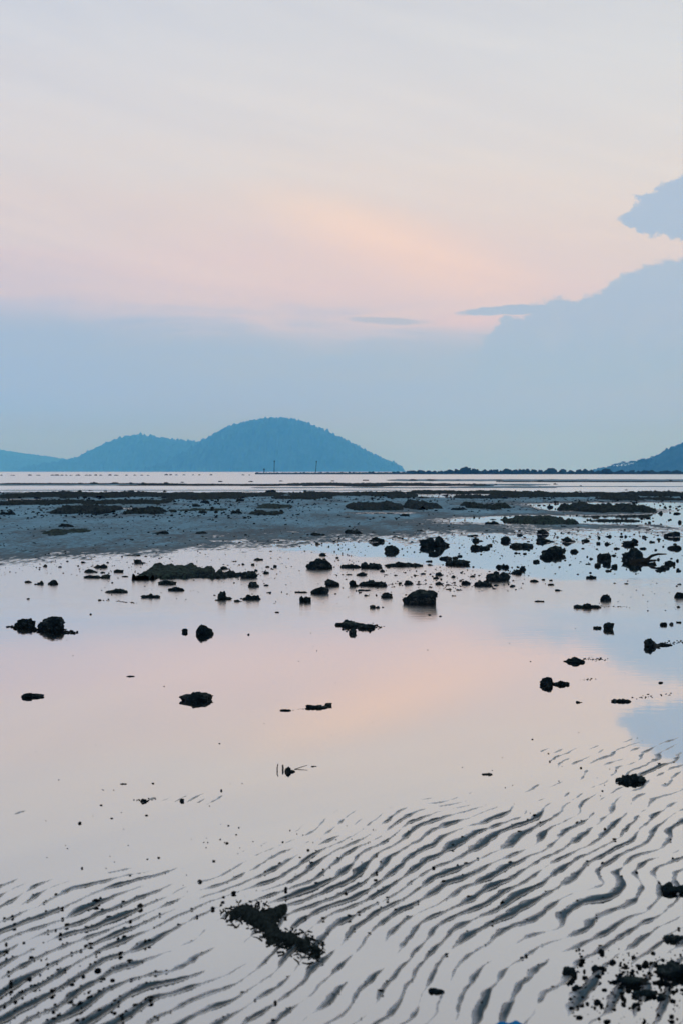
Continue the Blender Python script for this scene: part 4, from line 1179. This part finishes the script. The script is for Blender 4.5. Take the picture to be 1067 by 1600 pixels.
grit('pebbles', 'dark grit and shell crumbs caught on the sand ripples', scatter([
    (-20, 260, 1400, 1610, 1300, 0.7, 4.0, True), (230, 600, 1340, 1610, 700, 0.8, 4.0, True), (560, 1090, 1280, 1610, 800, 0.8, 3.6, True),
    (820, 1090, 1140, 1290, 160, 0.6, 2.6, True), (60, 380, 1220, 1400, 40, 0.8, 2.5, False), (300, 620, 1290, 1420, 50, 0.8, 2.6, False), (-20, 180, 1480, 1610, 70, 1.2, 4.5, False),
    (700, 1060, 1150, 1300, 24, 0.7, 2.2, False), (900, 1090, 1490, 1610, 260, 0.8, 5.0, False), (970, 1090, 1510, 1565, 140, 1.5, 6.5, False)], 31), 41)
grit('shingle', 'scattered dark pebbles along the edge of the sand bar', scatter([
    (-20, 560, 845, 900, 500, 0.4, 1.6, False), (500, 800, 835, 870, 220, 0.4, 1.5, False), (780, 1090, 822, 900, 300, 0.4, 1.9, False), (680, 820, 885, 925, 170, 0.5, 2.1, False),
    (530, 720, 880, 935, 170, 0.5, 2.0, False), (330, 530, 880, 945, 110, 0.4, 1.7, False), (120, 330, 880, 940, 90, 0.4, 1.6, False), (-20, 1090, 785, 850, 1500, 0.4, 1.9, False), (-20, 1090, 770, 785, 1500, 0.5, 2.0, False), (-20, 480, 778, 812, 900, 0.5, 2.8, False), (480, 1090, 778, 800, 350, 0.5, 2.2, False),
    (840, 1067, 900, 960, 30, 0.5, 1.4, False), (20, 1067, 960, 1180, 30, 0.5, 1.3, False)], 32), 42)
r_ = np.random.RandomState(9)


def spit(px0, px1, pya, pyb, thick, n, a, b):
    t = r_.rand(n)
    px = px0 + (px1 - px0) * t
    py = pya + (pyb - pya) * t + r_.normal(size=n) * thick * np.sin(np.pi * (0.08 + 0.84 * t))
    y = EYE * F_PX / (py - HY)
    x = (px - CX) / F_PX * y
    rad = r_.uniform(a, b, n) / F_PX * y
    return np.stack([x, y, rad * 0.1, rad], -1)


grit('gravel', 'thin spits of black gravel trailing from rocks in the pool', np.concatenate([
    spit(8, 122, 980, 990, 2.6, 330, 0.5, 1.9), spit(40, 112, 986, 991, 2.0, 140, 0.5, 1.9), spit(152, 214, 938, 943, 0.6, 40, 0.4, 1.2), spit(912, 952, 1031, 1031, 1.6, 50, 0.4, 1.4),
    spit(1030, 1090, 1007, 1003, 1.4, 70, 0.4, 1.6), spit(985, 1060, 1093, 1086, 2.0, 26, 0.5, 1.6), spit(455, 490, 1112, 1108, 0.6, 12, 0.5, 1.0), spit(535, 600, 985, 980, 3.0, 90, 0.5, 2.0),
    spit(905, 935, 1064, 1063, 1.0, 14, 0.4, 1.2), spit(900, 980, 947, 949, 1.0, 40, 0.4, 1.4), spit(560, 720, 913, 915, 3.0, 60, 0.4, 1.6), spit(485, 500, 1201, 1200, 0.5, 8, 0.5, 2.0),
    spit(205, 245, 1254, 1252, 1.2, 22, 0.5, 1.5)]), 43)

# ------------------------------------------------------------------ sea haze
bm = bmesh.new()
bmesh.ops.create_cube(bm, size=1.0)
me = bpy.data.meshes.new('haze')
bm.to_mesh(me)
bm.free()
hz = bpy.data.objects.new('haze', me)
hz.scale = (24000, 12500, 290)
hz.location = (0, 5450, 290 / 2 - 3.2)
COL.objects.link(hz)
hm = bpy.data.materials.new('haze')
hm.use_nodes = True
hm.node_tree.nodes.clear()
h = NT(hm.node_tree)
pv = h.n('ShaderNodeVolumePrincipled', {'Color': (0.105, 0.47, 1.0, 1), 'Density': 2.8e-4, 'Anisotropy': 0.8, 'Absorption Color': (1, 1, 1, 1)})
h.t.links.new(pv.outputs[0], h.n('ShaderNodeOutputMaterial').inputs['Volume'])
me.materials.append(hm)
tag(hz, 'pale blue sea haze over the flat and the islands', kind='stuff')
